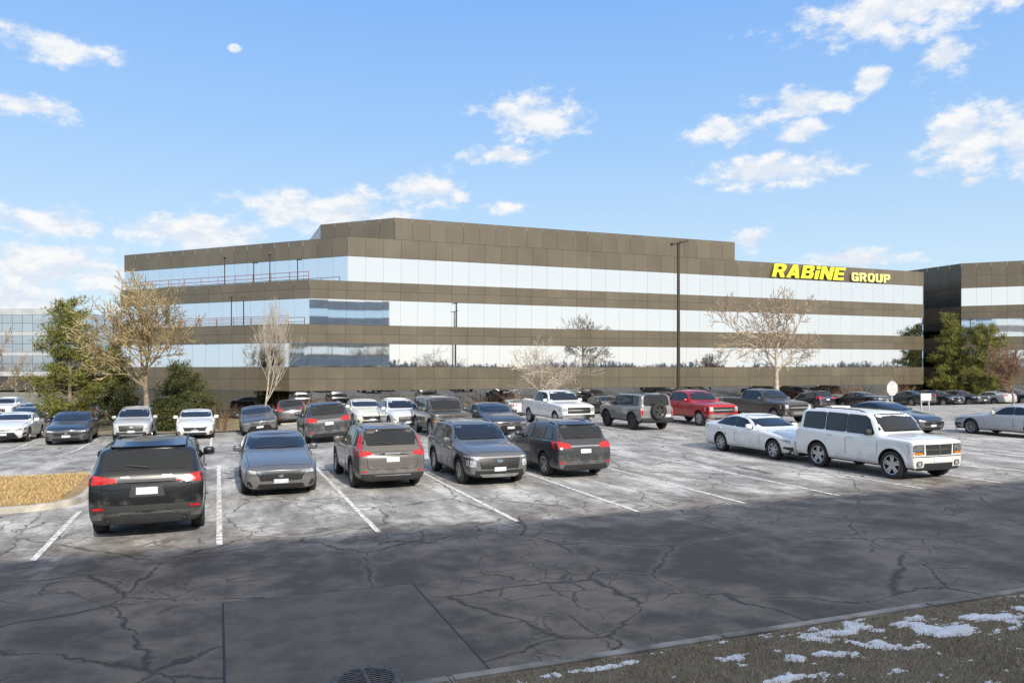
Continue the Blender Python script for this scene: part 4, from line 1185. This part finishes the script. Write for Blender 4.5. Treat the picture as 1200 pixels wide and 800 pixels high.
woods('distant_woods', lambda r: (r.uniform(60, 260), r.uniform(165, 200)), 900, 5, 9, 2)
woods('distant_woods', lambda r: uv(r.uniform(-40, 420), r.uniform(-190, -150)), 1500, 4, 8, 3, 'wood2')

# ------------------------------------------------------------------ sky and light
EL = R(30); AZ = R(25)
S = Vector((math.sin(AZ)*math.cos(EL), -math.cos(AZ)*math.cos(EL), math.sin(EL)))
sl = bpy.data.lights.new('sun', 'SUN'); sl.energy = 5.0; sl.angle = R(.5); sl.color = (1, .95, .86)
so = bpy.data.objects.new('sun', sl); col.objects.link(so); so.rotation_euler = S.to_track_quat('Z', 'Y').to_euler(); so.location = (0, -20, 60)
wd = bpy.data.worlds.new('World'); scene.world = wd; wd.use_nodes = True
nt = wd.node_tree; nt.nodes.clear()
out = nd(nt, 'OutputWorld')
sky = nd(nt, 'TexSky', sky_type='NISHITA', sun_disc=False, sun_elevation=EL, sun_rotation=math.atan2(S.x, S.y), altitude=200, air_density=1.0, dust_density=.3, ozone_density=1.6)
tc = nd(nt, 'TexCoord').outputs['Generated']
sp = nd(nt, 'SeparateXYZ', {0: tc})
az = mth(nt, 'ARCTAN2', sp.outputs[0], sp.outputs[1])
el = mth(nt, 'ARCSINE', sp.outputs[2])
ramp = nd(nt, 'ValToRGB', {0: mth(nt, 'DIVIDE', el, math.pi/2)})
cr = ramp.color_ramp; cr.elements[0].position = 0.0; cr.elements[0].color = (.78, .90, .99, 1)
cr.elements[1].position = 1.0; cr.elements[1].color = (.24, .41, .80, 1)
for pos, c in ((.08, (.60, .81, 1.0)), (.19, (.37, .63, 1.02)), (.31, (.225, .48, 1.0)), (.5, (.23, .44, .90))):
    e = cr.elements.new(pos); e.color = c4(c)
dt = nd(nt, 'VectorMath', {0: tc, 1: tuple(S)}, operation='DOT_PRODUCT').outputs['Value']
grad = mix(nt, mr(nt, dt, -.1, .85, 0, .95), ramp.outputs[0], c4((1.16, 1.12, 1.06)))
skys = nd(nt, 'VectorMath', {0: sky.outputs[0], 3: .12}, operation='SCALE').outputs[0]
skyc = mix(nt, .88, skys, grad)
bgs = nd(nt, 'VectorMath', {0: skyc, 3: 8.0}, operation='SCALE').outputs[0]
bg = nd(nt, 'Background', {'Color': bgs, 'Strength': .125})
ae = nd(nt, 'CombineXYZ', {0: az, 1: el, 2: 0.0}).outputs[0]
CL = [(65, 55, 82, 19), (35, 125, 62, 15), (275, 57, 9, 4), (625, 138, 62, 28), (590, 182, 48, 11), (1060, 12, 165, 26), (1110, 70, 42, 20), (1055, 40, 40, 22), (1140, 165, 70, 44), (1200, 165, 55, 38), (905, 203, 95, 19),
      (850, 152, 56, 18), (940, 152, 40, 14), (940, 122, 65, 16), (1020, 95, 28, 14), (500, 223, 50, 22), (380, 246, 115, 24), (230, 274, 105, 22), (60, 262, 75, 20), (60, 312, 110, 34), (20, 350, 80, 20), (875, 282, 24, 14), (1000, 305, 85, 12), (1140, 213, 18, 8), (585, 243, 24, 9), (1290, 90, 60, 30), (-80, 200, 60, 25)]
mm = None
for (px, py, hw, hh) in CL:
    a = math.atan2((px-600)/888.0, 1); e = math.atan2((430-py)/888.0, math.hypot(1, (px-600)/888.0))
    ca = math.cos(a)
    v1 = nd(nt, 'VectorMath', {0: ae, 1: (a, e, 0)}, operation='SUBTRACT').outputs[0]
    v2 = nd(nt, 'VectorMath', {0: v1, 1: (888.0/hw/(ca*ca)*.85, 888.0/hh/ca*.8, 0)}, operation='MULTIPLY').outputs[0]
    ln = nd(nt, 'VectorMath', {0: v2}, operation='LENGTH').outputs['Value']
    o = mth(nt, 'SUBTRACT', 1.0, ln)
    mm = o if mm is None else mth(nt, 'MAXIMUM', mm, o)
st = nd(nt, 'Mapping', {'Vector': ae, 'Scale': (1.0, 1.7, 1)}).outputs[0]
n1 = noi(nt, st, 22.0, 11, .62)
st2 = nd(nt, 'Mapping', {'Vector': st, 'Location': (.0, .022, 0)}).outputs[0]
n2 = noi(nt, st2, 22.0, 6, .6)
dens = mr(nt, mth(nt, 'ADD', mm, mth(nt, 'MULTIPLY', mth(nt, 'SUBTRACT', n1, .5), 2.6)), .05, .72)
dens = mth(nt, 'MULTIPLY', dens, .95)
shade = mr(nt, mth(nt, 'SUBTRACT', n1, n2), -.12, .14)
cc = mix(nt, shade, c4((.78, .85, .95)), c4((1.0, 1.0, 1.0)))
cb = nd(nt, 'Background', {'Color': cc, 'Strength': .97})
mx = nd(nt, 'MixShader', {0: dens, 1: bg.outputs[0], 2: cb.outputs[0]})
link(nt, mx.outputs[0], out.inputs[0])

cam = bpy.data.cameras.new('camera'); co = bpy.data.objects.new('camera', cam); col.objects.link(co)
co.location = (0, 0, CAMH); co.rotation_euler = (R(90), 0, 0)
cam.sensor_width = 36; cam.lens = 888/1200*36; cam.shift_y = .025; cam.clip_end = 6000; cam.clip_start = .1
scene.camera = co
scene.view_settings.view_transform = 'Standard'; scene.view_settings.look = 'None'; scene.view_settings.exposure = 0
